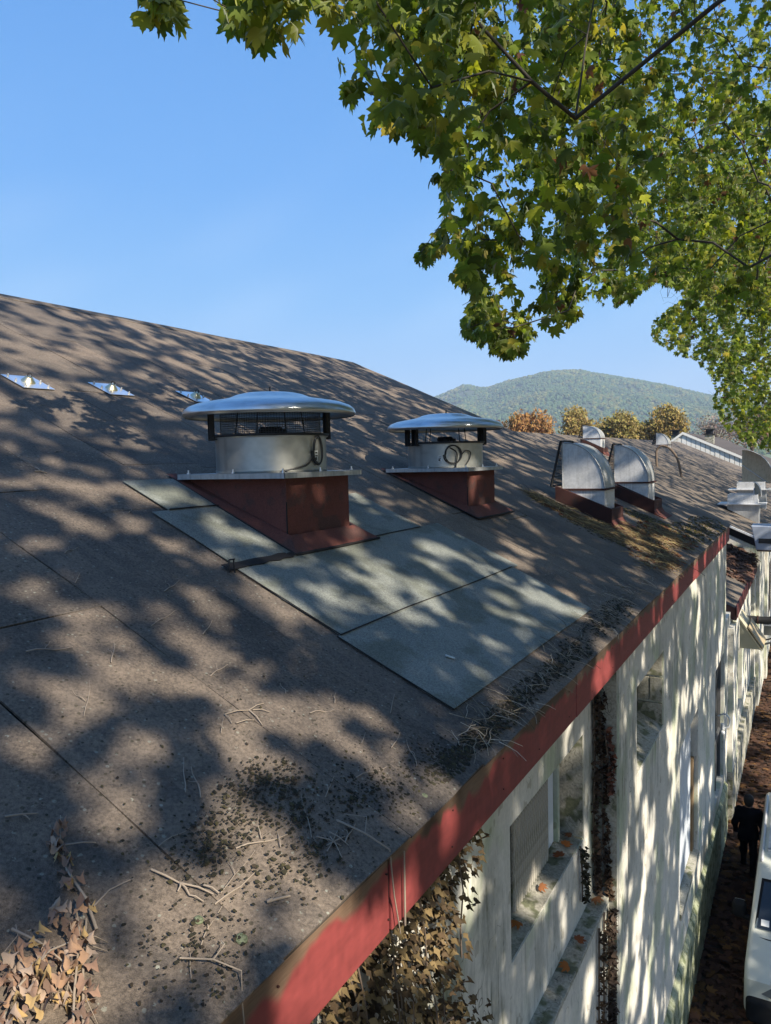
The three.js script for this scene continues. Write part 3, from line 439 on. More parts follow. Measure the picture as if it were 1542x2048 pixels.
// ---------- plane trees along the alley ----------
// five-lobed leaf, stalk at the origin, tip along +y, about one unit long; folded along its veins
function leafGeo(detail, v = 0) {
  const half = detail ? [[0.0, 1.0], [0.07, 0.8], [0.16, 0.74], [0.15, 0.6], [0.30, 0.66], [0.36, 0.76], [0.50, 0.80], [0.45, 0.64], [0.50, 0.56], [0.38, 0.42], [0.50, 0.38], [0.62, 0.34], [0.50, 0.22], [0.42, 0.1], [0.22, 0.04], [0.08, 0.06]] : [[0.0, 1.0], [0.15, 0.58], [0.48, 0.78], [0.38, 0.42], [0.6, 0.33], [0.36, 0.06]];
  const out = [...half, [0, 0.1], ...half.slice(1).reverse().map(([x, y]) => [-x, y])], bend = (x, y) => v === 1 ? 0.3 * x * x - 0.35 * y * y + 0.1 * Math.sin(x * 7) : v === 2 ? -0.42 * Math.abs(x) + 0.3 * x * y + 0.12 * Math.sin(y * 5) : -0.22 * Math.abs(x) * (0.5 + y) + 0.16 * Math.sin(y * 2.6) - 0.12 * y * y + (x > 0 ? 0.05 * x : 0);
  const pos = [0, 0.36, bend(0, 0.36)], idx = []; for (const [x, y] of out) pos.push(x, y, bend(x, y));
  for (let k = 0; k < out.length; k++) idx.push(0, 1 + (k + 1) % out.length, 1 + k);
  const g = new THREE.BufferGeometry(); g.setAttribute('position', new THREE.Float32BufferAttribute(pos, 3)); g.setIndex(idx); g.computeVertexNormals(); return g;
}
const leafFine = leafGeo(true), leafKinds = [leafFine, leafGeo(true, 1), leafGeo(true, 2)], leafPlain = leafGeo(false);
const TREES = [5.5, -4.5, -14.5, -25, -36, -48, -61].map((z, i) => ({ z, x: 5.3 + 0.4 * Math.sin(i * 2.3), leaves: [], shoots: [], far: i > 2 }));
const view = new THREE.Matrix4().multiplyMatrices(camera.projectionMatrix, camera.matrixWorldInverse.copy(camera.matrixWorld).invert());
const toPx = (p) => { const v = p.clone().applyMatrix4(camera.matrixWorldInverse); if (v.z > -0.1) return [-9999, -9999, -v.z]; return [771 - v.x / v.z * 1480, 1024 + v.y / v.z * 1480, -v.z]; };
const fromPx = (x, y, depth) => V((x - 771) / 1480 * depth, -(y - 1024) / 1480 * depth, -depth).applyMatrix4(camera.matrixWorld);
const inside = (P, x, y) => { let c = false; for (let i = 0, j = P.length - 1; i < P.length; j = i++) { const [a, b] = P[i], [d, e] = P[j]; if (b > y !== e > y && x < (d - a) * (y - b) / (e - b) + a) c = !c; } return c; };
// where the lower edge of the crowns runs, seen from the alley window
const CROWN = [[430, -900], [432, 5], [470, 30], [520, 62], [562, 75], [600, 30], [640, -20], [660, 60], [668, 128], [700, 140], [715, 190], [748, 245], [800, 243], [832, 290], [885, 300], [880, 350], [898, 400], [885, 440], [826, 480], [832, 508], [900, 500], [935, 510], [918, 552], [962, 580], [925, 640], [930, 668], [985, 690], [1020, 715], [1055, 690], [1078, 640], [1135, 645], [1165, 620], [1182, 575], [1205, 605], [1240, 612], [1262, 590], [1300, 565], [1345, 560], [1372, 590], [1300, 650], [1306, 682], [1345, 695], [1385, 720], [1422, 745], [1428, 800], [1445, 850], [1475, 868], [1500, 890], [1560, 905], [3200, 905], [3200, -900]];
const allowed = (p) => { const [x, y, d] = toPx(p); if (d < 0.1) return true; if (x < -500 || x > 1545 || y < -30 || y > 2100) return true; if (d < 3.6) return false; if (y < 75 && x > 275 && x < 362) return d < 5.2 && y < 36; const a = hillNoise(x / 210 + 3.1, y / 210 + d * 0.08) - 0.5, b = hillNoise(x / 210 + 9.7, y / 210 + 4.3 + d * 0.08) - 0.5, w = Math.min(110, 620 / d); return inside(CROWN, x + a * w, y + b * w); };
// clumps: the crowns have hollows between their sprays
const hollow = (p) => hillNoise((p.x + p.y * 0.7) / 9 + 20, (p.z + p.y * 0.6) / 9 + 20) < 0.40;
const owner = (z, x) => { let b = TREES[0]; for (const t of TREES) if (Math.abs(t.z - z) < Math.abs(b.z - z)) b = t; return b; };
// openings in the crowns: where sunlight comes through to roof and wall, by the place that it reaches (distance up the roof, place along it, radius)
const GAPS = new Map(), addGap = (u, z, r) => { for (let i = Math.floor((u - r) / 0.5); i <= Math.floor((u + r) / 0.5); i++) for (let j = Math.floor((z - r) / 0.5); j <= Math.floor((z + r) / 0.5); j++) { const k = i + ':' + j; if (!GAPS.has(k)) GAPS.set(k, []); GAPS.get(k).push([u, z, r]); } };
const gapAt = (u, z) => (GAPS.get(Math.floor(u / 0.5) + ':' + Math.floor(z / 0.5)) ?? []).some(([a, b, r]) => (a - u) ** 2 + (b - z) ** 2 < r * r);
const LIT = '2.49,-2.6,13 2.19,-2.62,10 2.14,-2.9,9 2.04,-3.17,10 1.97,-2.49,9 2.14,-3.54,11 1.86,-2.73,9 1.77,-3.07,10 1.55,-3.05,12 1.61,-2.49,11 1.59,-2.63,13 1.46,-2.68,12 1.74,-2.19,9 1.57,-2.24,12 1.43,-2.26,10 1.44,-2.05,6 1.15,-2.27,9 1.39,-1.84,10 1.3,-1.89,9 1.12,-2.03,8 1.11,-1.9,7 .93,-1.99,8 .83,-1.96,8 .82,-1.86,7 .97,-2.18,5 1.3,-3.22,10 1.21,-2.87,11 1.04,-2.78,12 .99,-3,10 .9,-3.3,12 .84,-3.01,10 .61,-3.15,11 .7,-2.69,10 .37,-3.17,9 .44,-1.86,15 .29,-1.85,15 .33,-1.72,12 .23,-1.75,10 .61,-1.68,7 .35,-2.12,9 .49,-2.32,7 .29,-1.49,9 .47,-1.22,8 .36,-1.24,9 .55,-1.54,6 .68,-3.47,9 2.16,-3.8,10 1.71,-3.93,8 1.91,-5.4,13 1.67,-5.15,14 1.46,-5.02,13 1.69,-4.49,12 1.88,-4.42,10 1.26,-4.89,11 1.47,-5.6,14 1.67,-6.22,13 1.21,-4.44,6 1.02,-6.35,12 .77,-6.89,12 .71,-5.25,10 .7,-6.14,11 3.53,-4.57,11 3.42,-4.3,9 2.8,-4.51,12 2.67,-4.67,13 3.02,-4.61,10 3.36,-4.7,9 3.03,-7.01,8 2.87,-7.2,9 2.55,-7.13,10 3.17,-8.89,9 2.48,-6,10 3.9,-3.46,11 3.87,-3.74,11 4.04,-4.24,13 4.3,-4.71,14 4.67,-5.2,13 4.73,-4.88,11 4.58,-3.81,11 3.68,-4.21,13 3.58,-3.84,11 3.46,-3.37,13 3.15,-3.48,14 3.12,-3.85,13 2.77,-3.88,13 2.99,-2.95,12 2.47,-4.06,11 2.26,-4.51,10'.split(' ').map((s) => s.split(',').map(Number));
for (const g of [[0.5, -1.25, 9], [0.35, -1.15, 10], [0.58, -1.5, 7], [0.2, -1.2, 10], [0.66, -1.57, 6], [0.4, -1.4, 7]]) LIT.push(g);
const GAP_GROW = 1.33;
for (const [u, z, r] of [[3.1, -5.3, 0.13], [3.1, -9.15, 0.13], [2.45, -12.3, 0.2], [2.4, -15.5, 0.22], [1.2, -12.2, 0.25], [0.6, -13, 0.25]]) addGap(u, z, r);
for (const [u, z, r] of LIT) addGap(u, z, r / 100 * GAP_GROW);
{
  const mine = (u, z) => u > -0.1 && u < 4.9 && z < -0.6 && z > -6.6 && !(u > 2.6 && z > -3);
  // other openings: many small ones over the rest of the roofs and the wall (u below 0 is the wall, counted downwards)
  for (let k = 0; k < 5200; k++) { const z = rr(-62, 3), u = rr(-8, 12.5); if (mine(u, z)) continue; const q = hillNoise(u / 9 + 3, z / 9 + 7), keep = u < 0 ? (u > -5.5 ? 0.62 : 0.2) : u > 5 ? 0.95 : 0.6; if (u < 0 ? rnd() > keep * 1.7 * sstep(0.42, 0.58, hillNoise(u / 5 + 1, z / 5 + 2)) : rnd() > keep * sstep(0.3, 0.6, q) * 1.5) continue; addGap(u, z, u < 0 ? rr(0.1, 0.33) : u > 5 ? rr(0.1, 0.3) : rr(0.08, 0.24)); }
}
// the place on roof or wall that a point shades
const landing = (p) => { const t = (p.y - EY + Math.tan(A) * (p.x - EX)) / (SUN.y + Math.tan(A) * SUN.x), x = p.x - SUN.x * t, z = p.z - SUN.z * t, u = (EX - x) / CA; if (u >= 0) return [u, z]; const w = (p.x + 1.62) / SUN.x; return [p.y - SUN.y * w - EY, p.z - SUN.z * w]; };
function shoot(tree, c, n, size, test, spread) {
  const d = V(gauss(), -0.55 + 0.5 * gauss(), gauss()).normalize(), len = spread * rr(0.7, 1.3), end = c.clone().addScaledVector(d, len); let made = 0;
  for (let k = 0; k < n; k++) {
    const f = (k + rnd()) / n, p = c.clone().lerp(end, f).add(V(gauss() * 0.13, gauss() * 0.1 - 0.06 * f, gauss() * 0.13).multiplyScalar(spread * 1.6)); if (!test(p)) continue; made++;
    const tip = V(gauss() * 0.9, -0.75 + 0.55 * gauss(), gauss() * 0.9).normalize(), nrm = V(gauss() * 0.8, 0.8 + 0.4 * gauss(), gauss() * 0.8), side = new THREE.Vector3().crossVectors(tip, nrm).normalize(); nrm.crossVectors(side, tip);
    tree.leaves.push({ p, m: new THREE.Matrix4().makeBasis(side, tip, nrm).scale(V(1, 1, rr(0.3, 1.5)).multiplyScalar(size * rr(0.55, 1.3))).setPosition(p) });
  }
  if (made) tree.shoots.push([c, end]);
}
// foliage in view, by region of the crowns: outline px, depth range, number of shoots
const REGIONS = [
  [[[420, -160], [640, -160], [610, 20], [560, 70], [430, 10]], 4.3, 5.6, 30], [[[270, -80], [365, -80], [360, 10], [310, 36]], 4.3, 5.0, 12],
  [[[640, -220], [980, -220], [960, 240], [840, 300], [740, 240], [660, 130]], 4.8, 7, 90], [[[850, -250], [1280, -250], [1260, 480], [1000, 540], [880, 440]], 6, 11.5, 310],
  [[[820, 440], [960, 460], [960, 540], [830, 510]], 8, 10, 26], [[[920, 430], [1170, 430], [1150, 640], [1030, 710], [920, 660]], 8.5, 13, 140], [[[1080, -250], [1600, -250], [1600, 560], [1330, 560], [1180, 610], [1080, 520]], 9, 24, 850],
  [[[1330, 350], [1640, 350], [1640, 905], [1470, 870], [1300, 660]], 24, 60, 1500], [[[1240, 200], [1560, 200], [1560, 620], [1200, 600]], 15, 38, 500],
];
for (const [poly, d0, d1, n] of REGIONS) {
  const xs = poly.map((p) => p[0]), ys = poly.map((p) => p[1]); let k = 0, tries = 0;
  while (k < n && tries++ < n * 30) { const x = rr(Math.min(...xs), Math.max(...xs)), y = rr(Math.min(...ys), Math.max(...ys)); if (!inside(poly, x, y)) continue; const d = d0 + (d1 - d0) * Math.sqrt(rnd()), c = fromPx(x, y, d); if (c.y > 14 || c.x > 9 || (d > 8.5 && hollow(c))) continue; const t = owner(c.z); shoot(t, c, d < 9 ? 11 : d < 24 ? 13 : 16, d > 24 ? 0.21 : 0.145, allowed, d > 24 ? 0.9 : 0.6); k++; }
}
// the rest of the crowns, over and beside the camera: they shade roof, wall and alley
for (let k = 0; k < 21000; k++) {
  const far = k % 3 === 2, u = rr(-10.5, 12), z0 = far ? rr(-60, -18) : rr(-19, 2.6), L = u >= 0 ? RP(u, z0) : V(-1.62, EY + u, z0), lo = ((u < 0 ? 4.4 : 3.6) - L.x) / SUN.x, hi = Math.min((13 - L.x) / SUN.x, (17.5 - L.y) / SUN.y); if (hi < lo) continue;
  const t = lo + (hi - lo) * Math.pow(rnd(), 0.75), c = L.clone().addScaledVector(SUN, t); if (c.y < 0.2 || c.length() < 3 || (u > 4.8 && rnd() < 0.62) || (far && u > 2 && rnd() < 0.4)) continue;
  shoot(owner(c.z), c, 13, far ? 0.25 : 0.19, (p) => { if (p.length() < 2.2 || !allowed(p)) return false; const [a, b] = landing(p); return !gapAt(a, b); }, 0.5);
}
function skeleton(t, i) {
  const base = V(t.x, G, t.z), nodes = [], add = (p, parent) => { nodes.push({ p, parent, n: 0 }); return nodes.length - 1; };
  let top = add(base, -1); for (let k = 1; k <= 6; k++) top = add(V(t.x + 0.12 * Math.sin(k + i), G + k * 1.55, t.z + 0.1 * Math.cos(k * 1.7 + i)), top);
  for (let k = 1; k <= 5; k++) top = add(V(t.x - 0.3 * k + 0.2 * Math.sin(k * 2 + i), G + 9.3 + k * 1.3, t.z + 0.3 * Math.sin(k * 1.3 + i)), top);
  const S = t.shoots.filter((_, k) => k % Math.max(1, Math.floor(t.shoots.length / 750)) === 0).map(([c]) => c).sort((a, b) => Math.hypot(a.x - t.x, a.z - t.z, (a.y - 1) * 0.7) - Math.hypot(b.x - t.x, b.z - t.z, (b.y - 1) * 0.7));
  for (const c of S) {
    let best = -1, bd = 1e9; for (let k = 3; k < nodes.length; k++) { const q = nodes[k].p, rise = c.y < q.y - 0.6 ? (q.y - c.y) * 0.35 : 0, d = q.distanceTo(c) + rise; if (d < bd) { bd = d; best = k; } }
    const q = nodes[best].p, L = q.distanceTo(c); let at = best; const m = Math.max(1, Math.min(5, Math.round(L / 0.6)));
    for (let k = 1; k <= m; k++) { const f = k / m, p = q.clone().lerp(c, f); p.y += 0.16 * L * Math.sin(f * Math.PI) * (1 - 0.4 * f); if (k < m) p.add(V(gauss(), gauss(), gauss()).multiplyScalar(0.05 * L)); at = add(p, at); }
  }
  for (let k = nodes.length - 1; k > 0; k--) { nodes[k].n += 1; nodes[nodes[k].parent].n += nodes[k].n; }
  return nodes;
}
{
  const cc = new THREE.Color(), pal = (far) => { const q = rnd(), v = rr(0.5, 1.5); return q < 0.06 ? cc.setRGB(0.34 * v, 0.27 * v, 0.03) : q < 0.36 ? cc.setRGB(0.32 * v, 0.34 * v, 0.022) : q < 0.37 ? cc.setRGB(0.2 * v, 0.08 * v, 0.03) : cc.setRGB(0.165 * v, 0.225 * v, 0.016 * v); };
  const labels = ['tall plane tree behind the camera whose crown only shades the roof', 'nearest plane tree, its big leaves hanging over the top of the view', 'second plane tree along the alley, limbs reaching over the hall roof', 'third plane tree of the row, crown beyond the hanging sprays', 'fourth plane tree of the row, far along the alley', 'fifth plane tree of the row, behind the fourth', 'farthest plane tree of the row, low over the distant roofs'];
  TREES.forEach((t, i) => {
    const g = thing('plane_tree', labels[i], 'tree', [t.x, G, t.z], 'plane trees lining the alley'), nodes = skeleton(t, i), rad = (n) => Math.min(0.42, 0.0019 * Math.pow(n, 0.5) + 0.002), limb = [], fine = [], trunk = [];
    for (let k = 1; k < nodes.length; k++) { const a = nodes[nodes[k].parent], b = nodes[k], r0 = k <= 6 ? 0.42 - 0.02 * k : Math.min(rad(a.n), rad(b.n) * 1.3), r1 = k <= 6 ? 0.4 - 0.02 * k : rad(b.n); const s = rod([a.p, b.p], r0, r1, r0 > 0.05 ? 10 : r0 > 0.015 ? 6 : 4); (k <= 6 ? trunk : r0 > 0.035 ? limb : fine).push(s); }
    part(g, 'trunk', trunk, M.bark); if (limb.length) part(g, 'limbs', limb, M.bark); if (fine.length) part(g, 'twigs', fine, M.twigDark).userData.kind = 'stuff';
    // the largest leaves in view one by one, the others as one crown
    const near = i > 2 ? [] : t.leaves.map((l) => [l, toPx(l.p)]).filter(([, [x, y, d]]) => d < 9.5 && x > -20 && x < 1560 && y > -20 && y < 900).sort((a, b) => a[1][2] - b[1][2]).slice(0, 290).map(([l]) => l), single = new Set(near), rest = t.leaves.filter((l) => !single.has(l));
    const mats = [leafMat(0.17, 0.225, 0.018, 0.6), leafMat(0.23, 0.27, 0.02, 0.6), leafMat(0.34, 0.35, 0.022, 0.6), leafMat(0.12, 0.17, 0.018, 0.5), leafMat(0.45, 0.4, 0.03, 0.6)];
    for (const l of near) { const m = new THREE.Mesh(pick(leafKinds), mats[Math.min(4, Math.floor(Math.pow(rnd(), 1.3) * 5.02) % 5)]); m.name = 'leaf'; m.castShadow = m.receiveShadow = true; m.applyMatrix4(new THREE.Matrix4().makeTranslation(-t.x, -G, -t.z).multiply(l.m)); g.add(m); }
    const sh = new THREE.Matrix4().makeTranslation(-t.x, -G, -t.z);
    (i > 2 ? [leafPlain, leafKinds[2]] : leafKinds).forEach((geo, v, all) => {
      const mine = rest.filter((_, k) => k % all.length === v), im = new THREE.InstancedMesh(geo, M_crown, mine.length);
      mine.forEach((l, k) => { im.setMatrixAt(k, sh.clone().multiply(l.m)); im.setColorAt(k, pal()); }); im.name = 'crown'; im.castShadow = im.receiveShadow = true; im.userData.kind = 'stuff'; g.add(im);
    });
  });
  console.log('in view lands', [0, 1, 2].map((i) => { const u = TREES[i + 1].leaves.filter((l) => { const [x, y, d] = toPx(l.p); return d > 0 && x > 0 && x < 1542 && y > 0 && y < 900; }).map((l) => landing(l.p)[0]).sort((a, b) => a - b); return [u.length, ...[0.1, 0.5, 0.9].map((q) => u[Math.floor(u.length * q)]?.toFixed(1))].join('/'); }).join(' '));
  console.log('leaves', TREES.map((t) => t.leaves.length).join(' '), 'gaps', GAPS.size);
}

// ---------- lower annex roof beyond the front building ----------
{
  const x0 = -1.5, y0 = -3.9, sl = 0.42, za = -20.2, zb = -28.9, ax = thing('annex', 'low felt-roofed annex between the two halls, deep in dead leaves', 'building', [x0, G, -24]);
  const top = (x) => y0 + sl * (x0 - x), rp2 = (u, z, h = 0) => V(x0 - u, y0 + u * sl + h, z);
  const rf = part(ax, 'roof', [prism([[x0, y0 - 0.03], [x0 - 5, top(x0 - 5) - 0.03], [x0 - 5, top(x0 - 5) - 0.2], [x0, y0 - 0.2]], zb, za)], M.deck);
  for (let i = 0; i < 9; i++) part(rf, 'felt_sheet', sheetGeo(0, 5, za - (i + 1) * 0.965, za - i * 0.965 - 0.006, 0.004 + (i % 2) * 0.003, 0.008, 3, 1, 0.004, rp2), M.felt);
  for (let i = 0; i < 4; i++) part(ax, 'eaves_board', [bx(x0 - 0.02, x0 + 0.012, -4.22, -3.885, za - (i + 1) * 2.17 + 0.006, za - i * 2.17, 0.005)], std({ map: redFeltTex, color: col(0.62, 0.32, 0.36), roughness: 0.7 }));
  part(ax, 'end_board', [prism([[x0 - 0.02, -3.9], [x0 - 5, top(x0 - 5) - 0.02], [x0 - 5, top(x0 - 5) - 0.3], [x0 - 0.02, -4.22]], za + 0.002, za + 0.03)], std({ color: col(0.06, 0.025, 0.022), roughness: 0.8 }));
  part(ax, 'wall', [bx(-1.9, -1.62, G, -4.0, zb, -24.2), bx(-1.9, -1.62, G, -7.4, -24.2, -22.4), bx(-1.9, -1.62, -5.6, -4.0, -24.2, -22.4), bx(-1.9, -1.62, G, -4.0, -22.4, ZF - 0.03), bx(-6, -1.64, G, -3.95, za - 0.2, za)], M.plaster);
  part(ax, 'pilaster', [bx(-1.62, -1.5, G, -4.3, -21.0, -19.6, 0.01)], M.plaster); part(ax, 'pilaster', [bx(-1.62, -1.52, G, -4.3, -29, -28.3, 0.01)], M.plaster);
  part(ax, 'window', [bx(-1.85, -1.8, -7.4, -5.6, -24.2, -22.4)], std({ color: col(0.03, 0.034, 0.04), roughness: 0.2 }));
  part(ax, 'plinth', [bx(-1.62, -1.48, G, -7.9, zb, -19.55, 0.02)], M.stone);
  // dark drift of dead leaves on the far part of the annex roof
  const n = 2600, im = new THREE.InstancedMesh(leafPlain, M_litter, n), m4 = new THREE.Matrix4(), q = new THREE.Quaternion(), c = new THREE.Color();
  for (let k = 0; k < n; k++) { const z = zb + Math.pow(rnd(), 1.6) * 5, u = rnd() * 3.2, p = rp2(u, z, 0.02 + 0.26 * rnd() * sstep(-25.5, -28.8, z)); q.setFromEuler(new THREE.Euler(rr(-1.9, -1.2), rnd() * 0.8, rnd() * 6.3)); m4.compose(p, q, V(1, 1, 1).multiplyScalar(rr(0.13, 0.24))); im.setMatrixAt(k, m4); const v = rr(0.5, 1.2); c.setRGB(0.13 * v, 0.065 * v, 0.04 * v); im.setColorAt(k, c); }
  im.name = 'leaf_drift'; tag(im, 'dark drift of dead leaves heaped on the low annex roof', 'leaf litter', null, 'stuff'); scene.add(im);
  // beige awning with triangular cheeks on the annex wall
  const aw = thing('awning', 'beige lean-to awning with a triangular cheek on the far wall', 'awning', [-1.5, -5.2, -21.8]);
  part(aw, 'cheek', [prism([[-1.5, -4.42], [-0.99, -5.2], [-1.5, -5.2]], -21.45, -21.42, 0.004)], std({ color: col(0.36, 0.345, 0.25), roughness: 0.7 }));
  part(aw, 'cheek', [prism([[-1.5, -4.42], [-0.99, -5.2], [-1.5, -5.2]], -22.6, -22.57, 0.004)], std({ color: col(0.36, 0.345, 0.25), roughness: 0.7 }));
  part(aw, 'sloping_top', [prism([[-1.52, -4.37], [-0.95, -5.215], [-0.975, -5.235], [-1.52, -4.43]], -22.62, -21.4, 0.004)], std({ color: col(0.5, 0.45, 0.31), roughness: 0.6 }));
  part(aw, 'top_rail', [prism([[-1.3, -4.64], [-0.95, -5.17], [-0.925, -5.15], [-1.28, -4.61]], -22.62, -21.4, 0.004)], std({ color: col(0.42, 0.33, 0.2), roughness: 0.6 }));
}

// ---------- second hall beyond the annex ----------
const B2 = (x) => -2.75 - 0.46 * (x + 2.2);
{
  const b = thing('warehouse', 'second felt-roofed hall farther along, metal vents on its roof edge', 'building', [-1.4, G, -50]), za = -29, zb = -74, xe = -1.25, xr = -10.4;
  const rp3 = (u, z, h = 0) => V(xe - u, B2(xe - u) + h, z);
  const rf = part(b, 'roof', [prism([[xe, B2(xe) - 0.03], [xr, B2(xr) - 0.03], [xr - 8, B2(xr) - 3.7], [xr - 8, B2(xr) - 3.9], [xr, B2(xr) - 0.3], [xe, B2(xe) - 0.3]], zb, za)], M.deck);
  for (let z = za; z > zb; z -= 1.5) part(rf, 'felt_sheet', sheetGeo(-0.02, xe - xr + 0.03, Math.max(zb, z - 1.49), z, 0.005 + 0.004 * rnd(), 0.012, 4, 1, 0.006, rp3), M.felt);
  part(b, 'verge_flashing', [prism([[xe, B2(xe) - 0.02], [xe - 3.4, B2(xe - 3.4) - 0.02], [xe - 3.4, B2(xe - 3.4) + 0.05], [xe, B2(xe) + 0.05]], za - 0.02, za + 0.12)], M.zincMatt);
  part(b, 'wall', [bx(-1.9, -1.4, G, B2(-1.4) - 0.3, zb, za + 0.05), bx(-12, -1.42, G, B2(-1.4) - 0.32, za - 0.3, za + 0.02), prism([[-1.42, B2(-1.4) - 0.34], [-1.42, B2(-1.4) - 0.3], [xr, B2(xr) - 0.34], [xr - 1, B2(-1.4) - 0.34]], za - 0.25, za)], M.plaster);
  for (let i = 0; i < 6; i++) part(b, 'pilaster', [bx(-1.4, -1.3, G, B2(-1.4) - 0.35, -33.6 - i * 6.8, -32.6 - i * 6.8, 0.01)], M.plaster);
  for (let i = 0; i < 5; i++) part(b, 'window', [bx(-1.4, -1.385, -7.2, -4.9, -38.2 - i * 6.8, -35.4 - i * 6.8, 0.004)], std({ color: col(0.06, 0.065, 0.07), roughness: 0.25 }));
  part(b, 'eaves_board', [bx(xe - 0.02, xe + 0.012, B2(xe) - 0.32, B2(xe) + 0.01, zb, za, 0.004)], std({ map: redFeltTex, color: col(0.6, 0.35, 0.38), roughness: 0.7 }));
  // vents along its edge
  const ry = (x) => B2(x);
  cowl('small quarter-round cowl on the skyline ridge, left of the farther one', -8.45, -7.7, 0.72, 0.55, -32.2, 0.75, { roofY: (x) => ry(x) + 0.3 });
  const c4 = cowl('small quarter-round cowl on a bent brown pipe stand by the slatted gable', -6.75, -6.15, 0.44, 0.6, -40, 0.7, { roofY: (x) => 0.1, noCurb: true });
  part(c4, 'pipe_stand', [tube([[-6.7, ry(-6.7), -39.9], [-6.72, -0.2, -39.9], [-6.7, 0.22, -39.9], [-6.5, 0.38, -39.9], [-6.15, 0.3, -39.9], [-5.75, -0.2, -39.9], [-5.5, ry(-5.5), -39.9]], 0.06, 8)], M.stick);
  // box vents with flanges
  const boxVent = (label, x0, x1, yf, zn, w, open, hoodH) => {
    const t = thing('box_vent', label, 'roof vent', [(x0 + x1) / 2, ry(x1), zn - w / 2], 'galvanised box vents'), mid = x0 + (x1 - x0) * 0.2;
    part(t, 'base_box', [prism([[mid, yf], [mid, Math.min(yf - 0.05, ry(mid) + 0.05)], [x1 - 0.28, ry(x1 - 0.28)], [x1 - 0.28, yf]], zn - w, zn, 0.006)], M.zincDull);
    part(t, 'flange', [bx(x0, x1 - 0.02, yf, yf + 0.05, zn - w - 0.12, zn + 0.12, 0.006)], M.zincMatt);
    part(t, 'upper_box', [bx(mid, mid + 0.012, yf + 0.05, yf + 0.42, zn - w, zn), bx(x1 - 0.34, x1 - 0.328, yf + 0.05, yf + 0.42, zn - w, zn), bx(mid + 0.012, x1 - 0.34, yf + 0.05, yf + 0.42, zn - 0.012, zn), bx(mid + 0.012, x1 - 0.34, yf + 0.05, yf + 0.42, zn - w, zn - w + 0.012)], M.zincMatt);
    if (hoodH) {
      const hx0 = mid + (open ? 0.95 : 0.15), hx1 = x1 + (open ? -0.22 : 0.1), ys = yf + 0.3, a = []; for (let k = 0; k <= 10; k++) { const q = k / 10 * Math.PI / 2; a.push([hx0 + (hx1 - hx0) * Math.sin(q), ys + hoodH * Math.cos(q)]); }
      part(t, 'hood_cheek', [prism([[hx0, ys], ...a], zn - w + 0.05, zn - w + 0.056)], std({ map: zincTex, color: col(0.95, 0.82, 0.62), metalness: 0.2, roughness: 0.55 }));
      const seg = []; for (let k = 0; k < 10; k++) seg.push(prism([a[k], a[k + 1], [a[k + 1][0] - 0.01, a[k + 1][1] - 0.012], [a[k][0] - 0.01, a[k][1] - 0.012]], zn - w + 0.06, zn - w * 0.3)); part(t, 'hood_cover', seg, M.zincDull);
      part(t, 'brace', [rod([V(hx0, ys + hoodH * 0.55, zn - w + 0.07), V(hx1 - 0.3, ys, zn - w + 0.07)], 0.03, 0.03, 4)], M.zincMatt);
    }
    return t;
  };
  boxVent('nearer galvanised box vent with a wide flange, at the right edge of view', -3.25, -1.42, -2.2, -33.9, 1.1, true, 0.62);
  boxVent('farther galvanised box vent carrying a big segmented quarter hood', -3.5, -1.5, -1.95, -41.5, 1.2, false, 1.75);
  // big exhaust duct over the alley, with a dark pipe below
  const d = thing('exhaust_duct', 'wide grey exhaust duct jutting out over the alley at right edge', 'duct', [-1.5, -3.2, -27.6]);
  part(d, 'duct', [prism([[-1.58, -2.46], [0.9, -2.46], [0.9, -3.25], [-1.42, -3.25]], -28.2, -27.1, 0.02)], std({ color: col(0.36, 0.40, 0.47), roughness: 0.5, metalness: 0.2 }));
  part(d, 'mouth', [bx(-1.36, -0.8, -3.02, -2.86, -27.1, -27.06, 0.01)], M.dark);
  part(d, 'bracket', [bx(-1.42, 0.9, -3.32, -3.252, -28.0, -27.3, 0.01)], M.stick);
  const pp = thing('drain_pipe', 'thick dark pipe with an elbow running out from the far wall', 'pipe', [-1.5, -5.2, -26]);
  part(pp, 'pipe', [tube([[-1.62, -5.35, -26], [-1.1, -5.35, -26], [-0.85, -5.3, -26], [-0.76, -5.1, -26], [-0.75, -4.4, -26], [-0.75, -3.6, -26.4]], 0.12, 10)], M.dark); part(pp, 'collar', [new THREE.TorusGeometry(0.125, 0.02, 6, 14).rotateY(Math.PI / 2).translate(-1.3, -5.35, -26)], M.rust);
  const cv = thing('cable_tray', 'flat grey tray running out across the alley below the duct', 'cable tray', [-1.2, -5.75, -25.6]);
  part(cv, 'tray', [bx(-1.12, 1.2, -5.8, -5.5, -26.3, -25.9, 0.01)], std({ color: col(0.16, 0.16, 0.14) })); part(cv, 'lid', [bx(-1.14, 1.2, -5.5, -5.47, -26.32, -25.88)], M.zincMatt);
  const sr = thing('support_rod', 'slanting metal rod rising from the awning to the right edge', 'rod', [-0.9, -5.2, -23]);
  part(sr, 'rod', [rod([V(-1.05, -5.3, -22.9), V(0.6, -4.6, -22.4)], 0.022, 0.022, 6)], M.dark); part(sr, 'sleeve', [rod([V(-1.0, -5.35, -22.7), V(0.6, -4.72, -22.4)], 0.03, 0.03, 6)], std({ color: col(0.4, 0.36, 0.28) }));
}
